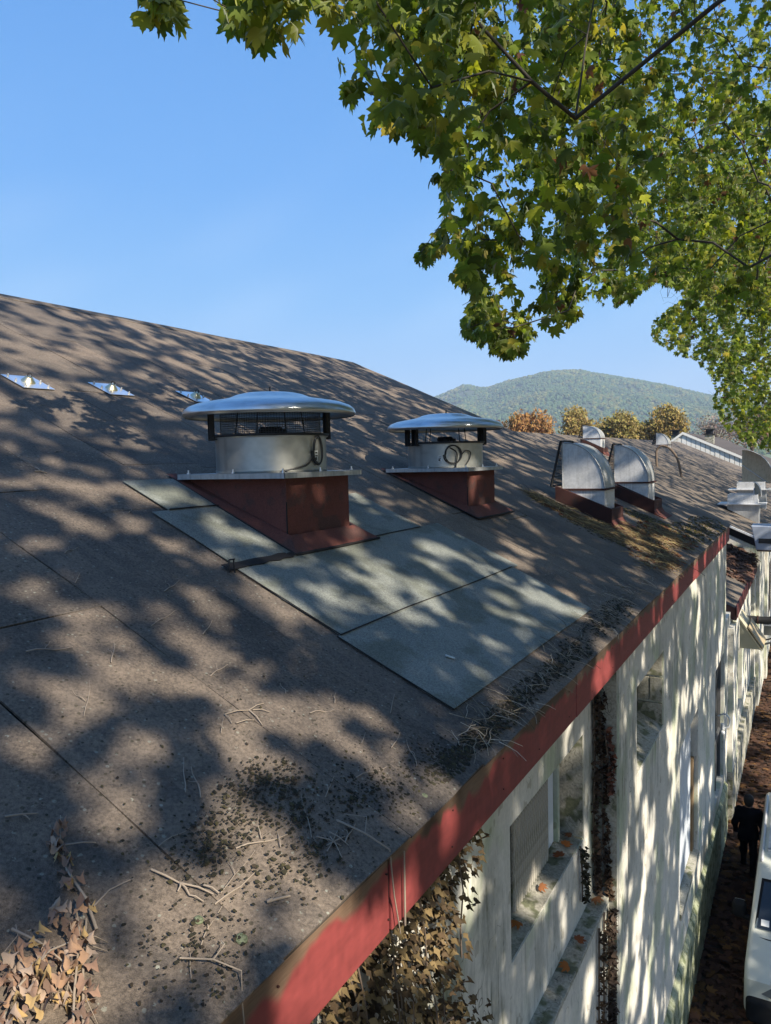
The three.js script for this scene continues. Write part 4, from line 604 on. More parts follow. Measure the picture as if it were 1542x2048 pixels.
// ---------- slatted gable house at the far end ----------
{
  const z = -76, xa = -10.4, ya = 1.92, sl = 0.475, sL = 0.75, b = thing('gabled_building', 'far building with a white slatted gable and dark sloping roof', 'building', [-6, G, z - 10]);
  const top = (x) => (x > xa ? ya - sl * (x - xa) : ya - sL * (xa - x)), slats = [], W = 0.42, whiteM = std({ color: col(0.8, 0.78, 0.72), roughness: 0.7 });
  const back = part(b, 'gable_wall', [prism([[-13.5, G], [3, G], [3, top(3) - 0.1], [xa, ya - 0.1], [-13.5, top(-13.5) - 0.1]], z - 0.4, z - 0.1)], std({ color: col(0.1, 0.1, 0.1) }));
  for (let x = -12.6; x < 2.8; x += W) { const a = x + 0.02, c = x + W - 0.02, t0 = Math.min(top(a), xa > a && xa < c ? ya : top(a)), t1 = top(c); part(back, 'slat', [prism([[a, -4], [c, -4], [c, t1 - 0.12], [a, t0 - 0.12]], z - 0.1, z + rr(0.0, 0.03))], whiteM); }
  const roof = part(b, 'roof', [prism([[xa, ya + 0.06], [3.6, top(3.6) + 0.06], [3.6, top(3.6) - 0.15], [xa, ya - 0.15]], z - 34, z + 0.1), prism([[xa, ya + 0.06], [-14.5, top(-14.5) + 0.06], [-14.5, top(-14.5) - 0.15], [xa, ya - 0.15]], z - 34, z + 0.1)], std({ map: feltTex, color: col(0.5, 0.5, 0.52) }));
  part(b, 'verge_board', [prism([[xa, ya + 0.09], [3.65, top(3.65) + 0.09], [3.65, top(3.65) - 0.16], [xa, ya - 0.16]], z + 0.102, z + 0.14), prism([[xa - 0.002, ya + 0.09], [xa - 0.002, ya - 0.16], [-14.5, top(-14.5) - 0.16], [-14.5, top(-14.5) + 0.09]], z + 0.102, z + 0.14)], whiteM);
  for (const [x, zz] of [[-11.6, z - 4], [-8.4, z - 3.5]]) { const y = top(x), c = part(roof, 'chimney', [bx(x - 0.4, x + 0.4, y - 0.3, y + 0.75, zz - 0.4, zz + 0.4)], M.stone); part(c, 'cowl', [bx(x - 0.5, x + 0.5, y + 0.75, y + 0.85, zz - 0.5, zz + 0.5), bx(x - 0.32, x + 0.32, y + 0.85, y + 1.25, zz - 0.3, zz + 0.3), bx(x - 0.5, x + 0.5, y + 1.25, y + 1.33, zz - 0.5, zz + 0.5)], M.dark); }
}
// ---------- autumn trees behind the roofs ----------
{
  const at = (px, py, d) => fromPx(px, py, d), list = [
    [1062, 862, 118, 4.6, 3.4, [0.37, 0.2, 0.065], 'low russet tree at the left end of the autumn row'], [1150, 862, 122, 4.2, 4.4, [0.36, 0.27, 0.085], 'round golden-brown tree left of the skyline cowl'], [1238, 862, 124, 4.0, 4.1, [0.34, 0.27, 0.08], 'round golden-brown tree between the two skyline cowls'], [1285, 872, 128, 3.4, 3.4, [0.31, 0.25, 0.075], 'smaller tree tucked under the tallest golden one'], [1332, 852, 126, 4.3, 4.6, [0.34, 0.25, 0.07], 'tallest golden-brown round tree of the row'],
    [1432, 868, 140, 5.4, 3.2, [0.34, 0.26, 0.2], 'wide greyish half-bare tree behind the slatted building', 1], [1505, 862, 128, 4.4, 4.6, [0.38, 0.23, 0.14], 'reddish half-bare tree at right behind the dark roof', 1], [1560, 850, 120, 5, 6, [0.2, 0.13, 0.08], 'half-bare brown tree partly outside the right edge', 1], [985, 880, 126, 5, 4, [0.22, 0.12, 0.05], 'russet tree mostly hidden behind the hall roof']];
  const twigM = std({ color: col(0.12, 0.09, 0.07) });
  for (const [px, py, d, rx, ry, c, label, bare] of list) {
    const p = at(px, py, d), t = thing('autumn_tree', label, 'tree', [p.x, G, p.z], 'autumn trees behind the roofs'), n = bare ? 1500 : 4200, im = new THREE.InstancedMesh(leafPlain, leafMat(1, 1, 1, 0.3), n), m4 = new THREE.Matrix4(), q = new THREE.Quaternion(), cc = new THREE.Color(), lumps = [], tw = [];
    for (let k = 0; k < 26; k++) { const a = rnd() * 6.28, e = Math.asin(rr(-0.7, 1)), r = rr(0.45, 0.85); lumps.push(V(Math.cos(a) * Math.cos(e) * rx * r * 0.8, Math.sin(e) * ry * r * 0.85, Math.sin(a) * Math.cos(e) * rx * r * 0.8)); }
    for (let k = 0; k < n; k++) { const l = pick(lumps), o = V(gauss(), gauss(), gauss()).normalize().multiplyScalar(Math.pow(rnd(), 0.45) * rx * (bare ? 0.5 : 0.36)).add(l); q.setFromEuler(new THREE.Euler(rnd() * 6, rnd() * 6, rnd() * 6)); m4.compose(V(o.x, p.y - G + o.y, o.z), q, V(1, 1, 1).multiplyScalar(rr(0.28, 0.5) * (bare ? 0.8 : 1))); im.setMatrixAt(k, m4); const v = rr(0.6, 1.35); cc.setRGB(c[0] * v, c[1] * v * rr(0.85, 1.15), c[2] * v); im.setColorAt(k, cc); }
    im.name = 'crown'; im.userData.kind = 'stuff'; t.add(im);
    part(t, 'trunk', [rod([V(0, 0, 0), V(0.1, (p.y - G) * 0.5, 0), V(0, p.y - G, 0)], 0.3, 0.15, 8)], twigM, true);
    for (const l of lumps) { const e = V(l.x, p.y - G + l.y, l.z); tw.push(rod([V(0, p.y - G - ry * 0.8, 0), V(l.x * 0.5, p.y - G + l.y * 0.4 - 0.6, l.z * 0.5), e], 0.1, 0.03, 4)); if (bare) for (let k = 0; k < 12; k++) tw.push(rod([e.clone().add(V(gauss() * 0.5, gauss() * 0.4, gauss() * 0.5)), e.clone().add(V(gauss() * rx * 0.5, gauss() * ry * 0.3 + 0.8, gauss() * rx * 0.5))], 0.025, 0.01, 3)); }
    part(t, 'branches', tw, twigM, true).userData.kind = 'stuff';
  }
}
// ---------- alley: leaf litter ----------
{
  const n = 26000, im = new THREE.InstancedMesh(leafPlain, M_litter, n), m4 = new THREE.Matrix4(), q = new THREE.Quaternion(), c = new THREE.Color();
  for (let k = 0; k < n; k++) { const z = -6 - Math.pow(rnd(), 1.3) * 62, x = rr(-1.55, 1.8) - (rnd() < 0.3 ? 0.2 : 0); q.setFromEuler(new THREE.Euler(-1.57 + gauss() * 0.7, gauss() * 0.5, rnd() * 6.3, 'YXZ')); m4.compose(V(x, G + 0.03 + rnd() * 0.05, z), q, V(1, 1, 1).multiplyScalar(rr(0.12, 0.2))); im.setMatrixAt(k, m4); const v = rr(0.45, 1.3), o = rnd() < 0.2 ? 1.7 : 1; c.setRGB(0.085 * v * o, 0.042 * v * o, 0.025 * v); im.setColorAt(k, c); }
  im.name = 'leaf_litter'; tag(im, 'brown fallen leaves covering the alley floor', 'leaf litter', null, 'stuff'); scene.add(im);
}
// ---------- person ----------
{
  const Z = -17.3, X = -1.0, t = thing('person', 'person in a dark jacket and trousers walking away down the alley', 'person', [X, G, Z]);
  // joints, metres above the ground, facing away (-Z)
  const J = { hipL: [-0.09, 0.86, 0], hipR: [0.09, 0.86, 0.0], kneeL: [-0.1, 0.46, -0.12], kneeR: [0.1, 0.47, 0.03], ankL: [-0.1, 0.09, -0.2], ankR: [0.1, 0.12, 0.26], toeL: [-0.11, 0.04, -0.38], toeR: [0.11, 0.04, 0.12], pel: [0, 0.92, 0], waist: [0, 1.06, -0.01], chest: [0, 1.28, -0.03], neck: [0, 1.44, -0.04], shL: [-0.19, 1.37, -0.02], shR: [0.19, 1.37, -0.02], elL: [-0.27, 1.1, 0.05], elR: [0.27, 1.1, -0.02], wrL: [-0.25, 0.87, -0.04], wrR: [0.25, 0.88, -0.13] };
  const field = (bones, size, cx, cy, cz, cells) => {
    const mc = new MarchingCubes(cells, new THREE.MeshBasicMaterial(), false, false, 120000); mc.isolation = 0; const P = (k) => V(...(Array.isArray(k) ? k : J[k]));
    const B = bones.map(([a, b, r0, r1]) => [P(a), P(b), r0, r1]), p = V(0, 0, 0), d = V(0, 0, 0);
    for (let k = 0; k < cells; k++) for (let j = 0; j < cells; j++) for (let i = 0; i < cells; i++) {
      p.set(cx + (i - cells / 2) / (cells / 2) * size, cy + (j - cells / 2) / (cells / 2) * size, cz + (k - cells / 2) / (cells / 2) * size); let s = 0;
      for (const [a, b, r0, r1] of B) { d.subVectors(b, a); const h = Math.min(1, Math.max(0, p.clone().sub(a).dot(d) / d.lengthSq())), q = p.distanceTo(a.clone().addScaledVector(d, h)) - (r0 + (r1 - r0) * h); s += Math.exp(-q * 45); }
      mc.field[i + j * cells + k * cells * cells] = Math.log(s + 1e-30) / 45;
    }
    mc.update(); const g = new THREE.BufferGeometry(), n = mc.count; g.setAttribute('position', new THREE.BufferAttribute(mc.positionArray.slice(0, n * 3), 3)); g.setAttribute('normal', new THREE.BufferAttribute(mc.normalArray.slice(0, n * 3), 3));
    g.scale(size, size, size).translate(cx, cy, cz); return g;
  };
  const hand = (w, s, fz) => [[w, [w[0] + s * 0.005, w[1] - 0.08, w[2] + fz * 0.03], 0.03, 0.034], ...[0, 1, 2, 3].map((k) => [[w[0], w[1] - 0.075, w[2] + fz * 0.02 + (k - 1.5) * 0.02], [w[0] - s * 0.012, w[1] - 0.155 + 0.012 * Math.abs(k - 1.4), w[2] + fz * 0.03 + (k - 1.5) * 0.021], 0.011, 0.008]), [[w[0], w[1] - 0.03, w[2] - 0.03], [w[0] - s * 0.01, w[1] - 0.1, w[2] - 0.06], 0.012, 0.009]];
  const body = field([['pel', 'waist', 0.155, 0.15], ['waist', 'chest', 0.15, 0.165], [[-0.09, 1.27, -0.02], [0.09, 1.27, -0.02], 0.13, 0.13], ['chest', 'neck', 0.1, 0.055], ['shL', 'shR', 0.075, 0.075], ['shL', 'elL', 0.072, 0.058], ['elL', 'wrL', 0.056, 0.04], ['shR', 'elR', 0.072, 0.058], ['elR', 'wrR', 0.056, 0.04], ['hipL', 'kneeL', 0.1, 0.07], ['hipR', 'kneeR', 0.1, 0.07], ['kneeL', 'ankL', 0.068, 0.05], ['kneeR', 'ankR', 0.068, 0.05], ['ankL', 'toeL', 0.048, 0.038], ['ankR', 'toeR', 0.048, 0.038], ['neck', [0, 1.5, -0.05], 0.055, 0.052], [[0, 1.56, -0.055], [0, 1.62, -0.05], 0.075, 0.085], ...hand(J.wrL, -1, -0.3), ...hand(J.wrR, 1, -0.5)], 0.92, 0, 0.84, 0, 112);
  const skin = [0.36, 0.22, 0.16], p = body.attributes.position, c = new Float32Array(p.count * 3);
  for (let i = 0; i < p.count; i++) { const y = p.getY(i), x = Math.abs(p.getX(i)), k = y > 1.47 ? skin : y < 0.86 && x > 0.2 && y > 0.6 ? skin : y < 0.09 ? [0.015, 0.014, 0.014] : y < 0.8 ? [0.012, 0.012, 0.015] : [0.009, 0.009, 0.011]; c.set(k, i * 3); }
  body.setAttribute('color', new THREE.BufferAttribute(c, 3)); part(t, 'body', body, new THREE.MeshPhysicalMaterial({ vertexColors: true, roughness: 1, specularIntensity: 0.15 }), true);
  const hair = field([[[0, 1.6, -0.03], [0, 1.645, -0.045], 0.088, 0.09], [[0, 1.56, 0.0], [0, 1.62, -0.01], 0.078, 0.085]], 0.2, 0, 1.6, -0.03, 40); part(t, 'hair', hair, std({ color: col(0.022, 0.016, 0.012), roughness: 0.7 }), true);
  part(t, 'face', [new THREE.SphereGeometry(0.014, 8, 6).translate(0, 1.575, -0.143), new THREE.SphereGeometry(0.022, 8, 6).scale(0.5, 1, 0.8).translate(-0.09, 1.585, -0.05), new THREE.SphereGeometry(0.022, 8, 6).scale(0.5, 1, 0.8).translate(0.09, 1.585, -0.05)], std({ color: col(...skin) }), true);
  const jk = lathe([[0.19, 0.79], [0.2, 0.8], [0.185, 0.95], [0.178, 1.05]], 28).scale(1.08, 1, 0.82); part(t, 'jacket_hem', jk, new THREE.MeshPhysicalMaterial({ color: col(0.009, 0.009, 0.011), roughness: 1, specularIntensity: 0.15, side: THREE.DoubleSide }), true);
}
// ---------- van ----------
{
  const t = thing('van', 'cream-white van parked nose towards the camera, half out of frame', 'van', [0.24, G, -14.9]), W = 1.0, paint = new THREE.MeshPhysicalMaterial({ color: col(0.62, 0.63, 0.55), roughness: 0.35, clearcoat: 0.6, clearcoatRoughness: 0.1, side: THREE.DoubleSide }), glass = new THREE.MeshPhysicalMaterial({ color: col(0.02, 0.025, 0.03), roughness: 0.06, side: THREE.DoubleSide }), blk = new THREE.MeshPhysicalMaterial({ color: col(0.012, 0.013, 0.015), roughness: 0.8, specularIntensity: 0.4, side: THREE.DoubleSide });
  // side outline: z forward (nose at +), y up; local to the van
  const side = [[-2.5, 0.32], [-2.52, 1.2], [-2.42, 1.82], [-2.25, 1.93], [0.9, 1.93], [1.12, 1.86], [1.75, 1.22], [2.35, 1.02], [2.5, 0.86], [2.54, 0.55], [2.5, 0.32]];
  const s = new THREE.Shape(side.map(([z, y]) => new THREE.Vector2(z, y))); const body = new THREE.ExtrudeGeometry(s, { depth: 2 * W - 0.2, bevelEnabled: true, bevelSize: 0.08, bevelThickness: 0.1, bevelSegments: 4, bevelOffset: -0.06 }); body.translate(0, 0, -W + 0.1).rotateY(-Math.PI / 2); const b = boxUV(body);
  // the cabin narrows a little towards the roof
  { const p = b.attributes.position; for (let i = 0; i < p.count; i++) { const y = p.getY(i); if (y > 1.0) p.setX(i, p.getX(i) * (1 - 0.11 * (y - 1.0))); } b.computeVertexNormals(); }
  part(t, 'body', toCreasedNormals(b, 0.6), paint, true);
  const quad = (a, bq, c, d) => { const g = new THREE.BufferGeometry(); g.setAttribute('position', new THREE.Float32BufferAttribute([...a, ...bq, ...c, ...a, ...c, ...d], 3)); g.computeVertexNormals(); return g; };
  part(t, 'windscreen_seal', [quad([-0.9, 1.25, 1.742], [0.9, 1.25, 1.742], [0.815, 1.855, 1.177], [-0.815, 1.855, 1.177])], blk, true); part(t, 'windscreen', [quad([-0.86, 1.285, 1.75], [0.86, 1.285, 1.75], [0.78, 1.825, 1.215], [-0.78, 1.825, 1.215])], glass, true);
  for (const sx of [-1, 1]) {
    part(t, 'side_window', [quad([sx * 0.985, 1.22, 1.5], [sx * 0.985, 1.22, 0.5], [sx * 0.925, 1.78, 0.5], [sx * 0.925, 1.78, 1.05])], glass, true); part(t, 'side_window', [quad([sx * 0.985, 1.22, 0.35], [sx * 0.985, 1.22, -1.0], [sx * 0.925, 1.78, -1.0], [sx * 0.925, 1.78, 0.35])], glass, true);
    const hl = part(t, 'headlight', [quad([sx * 0.93, 0.72, 2.5], [sx * 0.58, 0.68, 2.58], [sx * 0.6, 0.9, 2.5], [sx * 0.9, 1.04, 2.22])], new THREE.MeshPhysicalMaterial({ color: col(0.12, 0.13, 0.14), roughness: 0.08, clearcoat: 1, side: THREE.DoubleSide }), true); part(hl, 'bulb', [new THREE.SphereGeometry(0.07, 12, 8).scale(1, 1, 0.5).translate(sx * 0.76, 0.82, 2.47)], M.zinc, true);
    const mr = part(t, 'mirror', [new RoundedBoxGeometry(0.22, 0.3, 0.16, 4, 0.075).translate(sx * 1.15, 1.3, 1.32), rod([V(sx * 0.93, 1.2, 1.38), V(sx * 1.12, 1.2, 1.33)], 0.05, 0.05, 7)], blk, true); part(mr, 'mirror_glass', [bx(sx * 1.15 - 0.08, sx * 1.15 + 0.08, 1.18, 1.42, 1.232, 1.238)], M.zinc, true);
    for (const z of [1.6, -1.55]) { const w = part(t, 'wheel', [new THREE.TorusGeometry(0.24, 0.09, 10, 28).rotateY(Math.PI / 2).translate(sx * 0.93, 0.33, z)], blk, true); part(w, 'rim', [cyl(0.2, 0.18, 0.1, 0, -0.05, 0, 20).rotateZ(Math.PI / 2).translate(sx * 0.95, 0.33, z)], M.zincDull, true); }
    part(t, 'door_line', [bx(sx * 0.995, sx * 1.004, 0.42, 1.2, 0.42, 0.435), bx(sx * 0.995, sx * 1.004, 0.42, 1.2, 1.5, 1.515)], blk, true); part(t, 'roof_rail', [rod([V(sx * 0.84, 1.96, 0.8), V(sx * 0.86, 1.97, -2.0)], 0.025, 0.025, 6)], M.zincMatt, true);
  }
  part(t, 'sticker', [bx(-0.8, -0.68, 0, 0.004, -0.05, 0.05).rotateX(0.8).translate(0, 1.36, 1.69)], M.white, true); part(t, 'bonnet_gap', [rod([V(-0.86, 1.19, 1.86), V(-0.4, 1.21, 1.9), V(0.4, 1.21, 1.9), V(0.86, 1.19, 1.86)], 0.012, 0.012, 4), rod([V(-0.86, 1.19, 1.86), V(-0.92, 1.03, 2.3)], 0.008, 0.008, 4)], blk, true); part(t, 'bumper', [new RoundedBoxGeometry(1.94, 0.42, 0.26, 3, 0.09).translate(0, 0.42, 2.5)], blk, true); part(t, 'grille', [bx(-0.5, 0.5, 0.72, 0.86, 2.52, 2.56, 0.01)], blk, true); part(t, 'wiper', [rod([V(-0.6, 1.27, 1.79), V(0.1, 1.36, 1.7)], 0.012, 0.01, 4)], blk, true);
  part(t, 'roof_hatch', [bx(-0.72, 0.2, 1.965, 1.985, -1.7, 0.35, 0.008)], new THREE.MeshPhysicalMaterial({ color: col(0.35, 0.42, 0.36), roughness: 0.25 }), true); part(t, 'hatch_frame', [bx(-0.76, -0.72, 1.95, 2.0, -1.74, 0.39), bx(-0.76, 0.24, 1.95, 2.0, 0.35, 0.4)], M.zincMatt, true);
}

// ---------- things lying on the near roof ----------
// dry ivy creeping up from the eaves at lower left
const ivyLeaf = (() => { const out = [[0, 1], [0.13, 0.82], [0.26, 0.6], [0.55, 0.62], [0.5, 0.42], [0.58, 0.2], [0.4, 0.06], [0.14, 0.06], [0, 0.12], [-0.14, 0.06], [-0.4, 0.06], [-0.58, 0.2], [-0.5, 0.42], [-0.55, 0.62], [-0.26, 0.6], [-0.13, 0.82]], v = [0, 1, 2].map((w) => { const b = (x, y) => (w === 0 ? 1.3 * x * x + 0.35 * Math.sin(y * 5 + x * 3) : w === 1 ? -0.85 * Math.abs(x) + 0.5 * y * y : 0.5 * Math.sin(y * 4 + x * 2) + 0.8 * Math.abs(x)), pos = [0, 0.4, b(0, 0.4)], idx = []; for (const [x, y] of out) pos.push(x, y, b(x, y)); for (let k = 0; k < out.length; k++) idx.push(0, 1 + (k + 1) % out.length, 1 + k); const g = new THREE.BufferGeometry(); g.setAttribute('position', new THREE.Float32BufferAttribute(pos, 3)); g.setIndex(idx); g.computeVertexNormals(); return g; }); return v; })();
function addLeaf(parent, p, euler, s, mat, name = 'leaf') { const m = new THREE.Mesh(pick(ivyLeaf), mat); m.name = name; const o = offs.get(parent); m.position.set(p.x - o.x, p.y - o.y, p.z - o.z); m.rotation.set(...euler); m.scale.set(s, s, s * rr(0.6, 1.4)); m.castShadow = m.receiveShadow = true; parent.add(m); }
{
  const iv = thing('dry_ivy', 'withered brown ivy creeping up the near roof corner', 'ivy', RP(0.5, -1.4).toArray());
  const edge = (u) => -1.31 - 0.74 * (u - 0.23) + 0.012 * Math.sin(u * 60); 
  const stem = (pts, r0, r1) => part(iv, 'stem', [rod(pts.map(([u, z, h]) => RP(u, z, h ?? 0.02)), r0, r1, 5)], M.twig);
  stem([[0.45, -1.5], [0.56, -1.54, 0.03], [0.7, -1.57], [0.82, -1.63], [0.92, -1.7]], 0.006, 0.002); stem([[0.0, -1.12, 0.03], [0.2, -1.26, 0.04], [0.36, -1.38, 0.03], [0.5, -1.5]], 0.006, 0.004); stem([[0.1, -1.15, 0.03], [0.3, -1.3, 0.05], [0.46, -1.44, 0.04], [0.56, -1.5, 0.03]], 0.005, 0.003); stem([[0.8, -1.62], [0.76, -1.68, 0.03], [0.74, -1.72]], 0.003, 0.002); stem([[0.52, -1.54, 0.03], [0.54, -1.62, 0.03], [0.53, -1.7, 0.03]], 0.003, 0.002); stem([[0.42, -1.2, 0.05], [0.45, -1.32, 0.07], [0.43, -1.46, 0.05]], 0.004, 0.003); stem([[0.6, -1.3, 0.04], [0.5, -1.32, 0.06], [0.4, -1.34, 0.05]], 0.004, 0.003);
  for (let k = 0; k < 26; k++) { const u = rr(0.05, 0.6), z = Math.max(rr(-1.46, -1.05), edge(u) + 0.03), a = rnd() * 6; stem([[u, z, rr(0.02, 0.07)], [u + 0.05 * Math.cos(a), z + 0.05 * Math.sin(a), rr(0.03, 0.08)], [u + 0.1 * Math.cos(a + 0.4), z + 0.1 * Math.sin(a + 0.4), 0.02]], 0.002, 0.0012); }
  const put = (u, z, h, s) => (u < 0.57 && z < edge(u) - 0.01 ? null : addLeaf(iv, RP(u, z, h), [-1.5 + gauss() * 0.65, gauss() * 0.5, rnd() * 6.3], s, pick(deadLeaf)));
  for (let k = 0; k < 24; k++) { const f = rnd(), u = 0.52 + 0.36 * f, z = -1.53 - 0.14 * f * f; put(u + gauss() * 0.014, z + gauss() * 0.03, rr(0.01, 0.03), rr(0.028, 0.042)); }
  for (let k = 0; k < 190; k++) { const u = rr(0.3, 0.63) - 0.0, z = rr(-1.5, -1.0); if (u > 0.57 + 0.06 * Math.sin(z * 20)) continue; put(u, z, rr(0.012, 0.08), rr(0.026, 0.046)); }
  for (let k = 0; k < 70; k++) { const u = rr(0.0, 0.34); put(u, edge(u) + rr(0, 0.1), rr(0.012, 0.06), rr(0.024, 0.042)); }
  for (let k = 0; k < 40; k++) put(rr(0, 0.34), rr(-1.38, -1.0), rr(0.01, 0.05), rr(0.018, 0.035));
}
// dead ivy hanging on the wall under the eaves
{
  const iv = thing('dead_ivy', 'thick curtain of dead ivy on the wall under the red board', 'ivy', [X1, -3.2, -2.5]), inI = (y, z) => z > -3.85 - 0.14 * Math.sin(y * 5) - 0.08 * Math.sin(y * 13) && z > -4.3 + 0.25 * (-2 - y) && y < -1.95 && z < -1.2;
  let k = 0; const spots_ = []; while (k < 4200) { const y = -1.97 - Math.pow(rnd(), 1.1) * 2.6, z = rr(-4.2, -1.2); if (!inI(y, z)) continue; spots_.push([y, z]); k++; }
  const im = new THREE.InstancedMesh(ivyLeaf[1], M_litter, 4200 + 1500), m4 = new THREE.Matrix4(), q = new THREE.Quaternion(), c = new THREE.Color(); let n = 0;
  const tint = () => { const v = rr(0.5, 1.25); return rnd() < 0.6 ? c.setRGB(0.2 * v, 0.14 * v, 0.065 * v) : c.setRGB(0.1 * v, 0.066 * v, 0.036 * v); };
  const big = [0, 1, 2, 3].map((i) => leafMat(...[[0.22, 0.15, 0.075], [0.16, 0.11, 0.058], [0.28, 0.2, 0.09], [0.1, 0.07, 0.04]][i], 0.2));
  spots_.forEach(([y, z], i) => { const p = V(X1 + rr(0.05, 0.24), y, z), e = [gauss() * 0.9, 1.57 + gauss() * 0.9, Math.PI + gauss() * 0.9], s = rr(0.03, 0.054); if (i < 290) addLeaf(iv, V(X1 + rr(0.16, 0.26), y, z), e, s, pick(big)); else { q.setFromEuler(new THREE.Euler(...e)); m4.compose(p.sub(V(X1, -3.2, -2.5)), q, V(s, s, s)); im.setMatrixAt(n, m4); im.setColorAt(n, tint()); n++; } });
  for (let j = 0; j < 1500; j++) { const [y, z] = pick(spots_); q.setFromEuler(new THREE.Euler(rnd() * 6, rnd() * 6, rnd() * 6)); const s = rr(0.04, 0.07); m4.compose(V(rr(0.01, 0.1), y + gauss() * 0.08 + 3.2, z + gauss() * 0.08 + 2.5), q, V(s, s, s)); im.setMatrixAt(n, m4); c.setRGB(0.06, 0.045, 0.03); im.setColorAt(n, c); n++; }
  im.count = n; im.name = 'dead_leaves'; im.userData.kind = 'stuff'; iv.add(im);
  for (let j = 0; j < 24; j++) { const z = rr(-3.7, -1.5), y = rr(-4, -2.6), a = []; for (let m = 0; m < 6; m++) a.push(V(X1 + 0.2 + gauss() * 0.06, y + m * 0.2 * (j % 3 ? 1 : 0.3), z + gauss() * 0.05 + m * (j % 3 ? 0.02 : 0.18))); part(iv, 'stem', [rod(a, 0.006, 0.003, 5)], M.stick); }
  const tw = thing('ivy_runner', 'thin dry ivy runner hanging over the red eaves board', 'vine', RP(0.1, -2.62).toArray()); part(tw, 'stem', [rod([RP(0.24, -2.6, 0.02), RP(0.1, -2.62, 0.04), V(EX + 0.02, EY + 0.01, -2.66), V(EX + 0.025, EY - 0.2, -2.68), V(EX + 0.03, EY - 0.4, -2.72)], 0.005, 0.003, 5), rod([V(EX + 0.02, EY - 0.06, -2.79), V(EX + 0.02, EY - 0.4, -2.78)], 0.004, 0.006, 5)], M.twig); part(tw, 'tendril', [rod([RP(0.1, -2.62, 0.03), RP(0.15, -2.7, 0.05), RP(0.24, -2.66, 0.02)], 0.003, 0.002, 4)], M.twig);
  const tw2 = thing('ivy_runner', 'pale stem curling over the roof edge near the bottom', 'vine', RP(0.1, -1.75).toArray()); part(tw2, 'stem', [rod([RP(0.2, -1.63, 0.02), RP(0.12, -1.7, 0.03), RP(0.03, -1.74, 0.03), V(EX + 0.02, EY - 0.03, -1.7), V(EX + 0.02, EY - 0.3, -1.72)], 0.0032, 0.0025, 5)], M.twig); part(tw2, 'tendril', [rod([RP(0.12, -1.7, 0.03), RP(0.13, -1.76, 0.04), RP(0.16, -1.78, 0.02)], 0.003, 0.002, 4)], M.twig);
}
// creeper in the corner between the bays
{
  const cr = thing('creeper', 'dark leafy creeper climbing the corner between the wall bays', 'vine', [X1, -5, ZB]), im = new THREE.InstancedMesh(ivyLeaf[0], M_litter, 2600), m4 = new THREE.Matrix4(), q = new THREE.Quaternion(), c = new THREE.Color(); let n = 0;
  const line = (pts, dens, w, size, tint) => { const P = pts.map((p) => V(...p)); part(cr, 'stem', [rod(P, 0.012, 0.008, 5)], M.stick); const cur = new THREE.CatmullRomCurve3(P); for (let k = 0; k < dens && n < 2600; k++) { const p = cur.getPoint(rnd()).add(V(rr(0.0, 0.05), gauss() * 0.05, gauss() * w)); q.setFromEuler(new THREE.Euler(gauss() * 0.8, 1.57 + gauss(), rnd() * 6.3)); const s = size * rr(0.6, 1.2); m4.compose(p.sub(V(X1, -5, ZB)), q, V(s, s, s)); im.setMatrixAt(n, m4); const v = rr(0.5, 1.2); c.setRGB(tint[0] * v, tint[1] * v, tint[2] * v); im.setColorAt(n, c); n++; } };
  line([[X1 + 0.02, -2.1, -7.3], [X1 + 0.03, -3, -7.32], [X1 + 0.02, -3.8, -7.3], [X1 + 0.03, -4.45, -7.34]], 210, 0.035, 0.05, [0.07, 0.045, 0.03]);
  line([[X1 + 0.06, -2.3, ZB + 0.03], [X1 + 0.09, -3.2, ZB + 0.03], [X1 + 0.1, -4.0, ZB + 0.03], [X1 + 0.14, -4.5, ZB + 0.03]], 170, 0.018, 0.055, [0.06, 0.035, 0.02]);
  line([[X1 + 0.12, -2.75, ZB + 0.04], [X1 + 0.16, -3.1, ZB + 0.04], [X1 + 0.15, -3.4, ZB + 0.04]], 45, 0.018, 0.06, [0.16, 0.065, 0.04]);
  line([[XL + 0.02, -4.6, -7.3], [XL + 0.03, -5.6, -7.25], [XL + 0.02, -6.6, -7.3], [XL + 0.03, -7.8, -7.32], [XL + 0.02, -9.1, -7.3]], 480, 0.05, 0.065, [0.06, 0.04, 0.028]);
  line([[XL + 0.02, -4.55, -6.9], [XL + 0.02, -5.4, -6.88], [XL + 0.02, -6.4, -6.9]], 130, 0.02, 0.045, [0.09, 0.055, 0.03]);
  line([[XL + 0.02, -4.5, -7.1], [XL + 0.02, -5.0, -7.08], [XL + 0.02, -6.8, -7.1]], 60, 0.015, 0.03, [0.08, 0.05, 0.03]);
  line([[X1 + 0.02, -3.72, -6.8], [X1 + 0.03, -4.0, -6.83], [X1 + 0.02, -4.3, -6.86]], 60, 0.025, 0.05, [0.05, 0.045, 0.025]);
  line([[X1 + 0.02, -4.48, -5.1], [XL + 0.02, -4.9, -4.95], [XL + 0.02, -5.6, -4.9]], 70, 0.02, 0.04, [0.12, 0.08, 0.04]);
  im.count = n; im.name = 'leaves'; im.userData.kind = 'stuff'; cr.add(im);
}
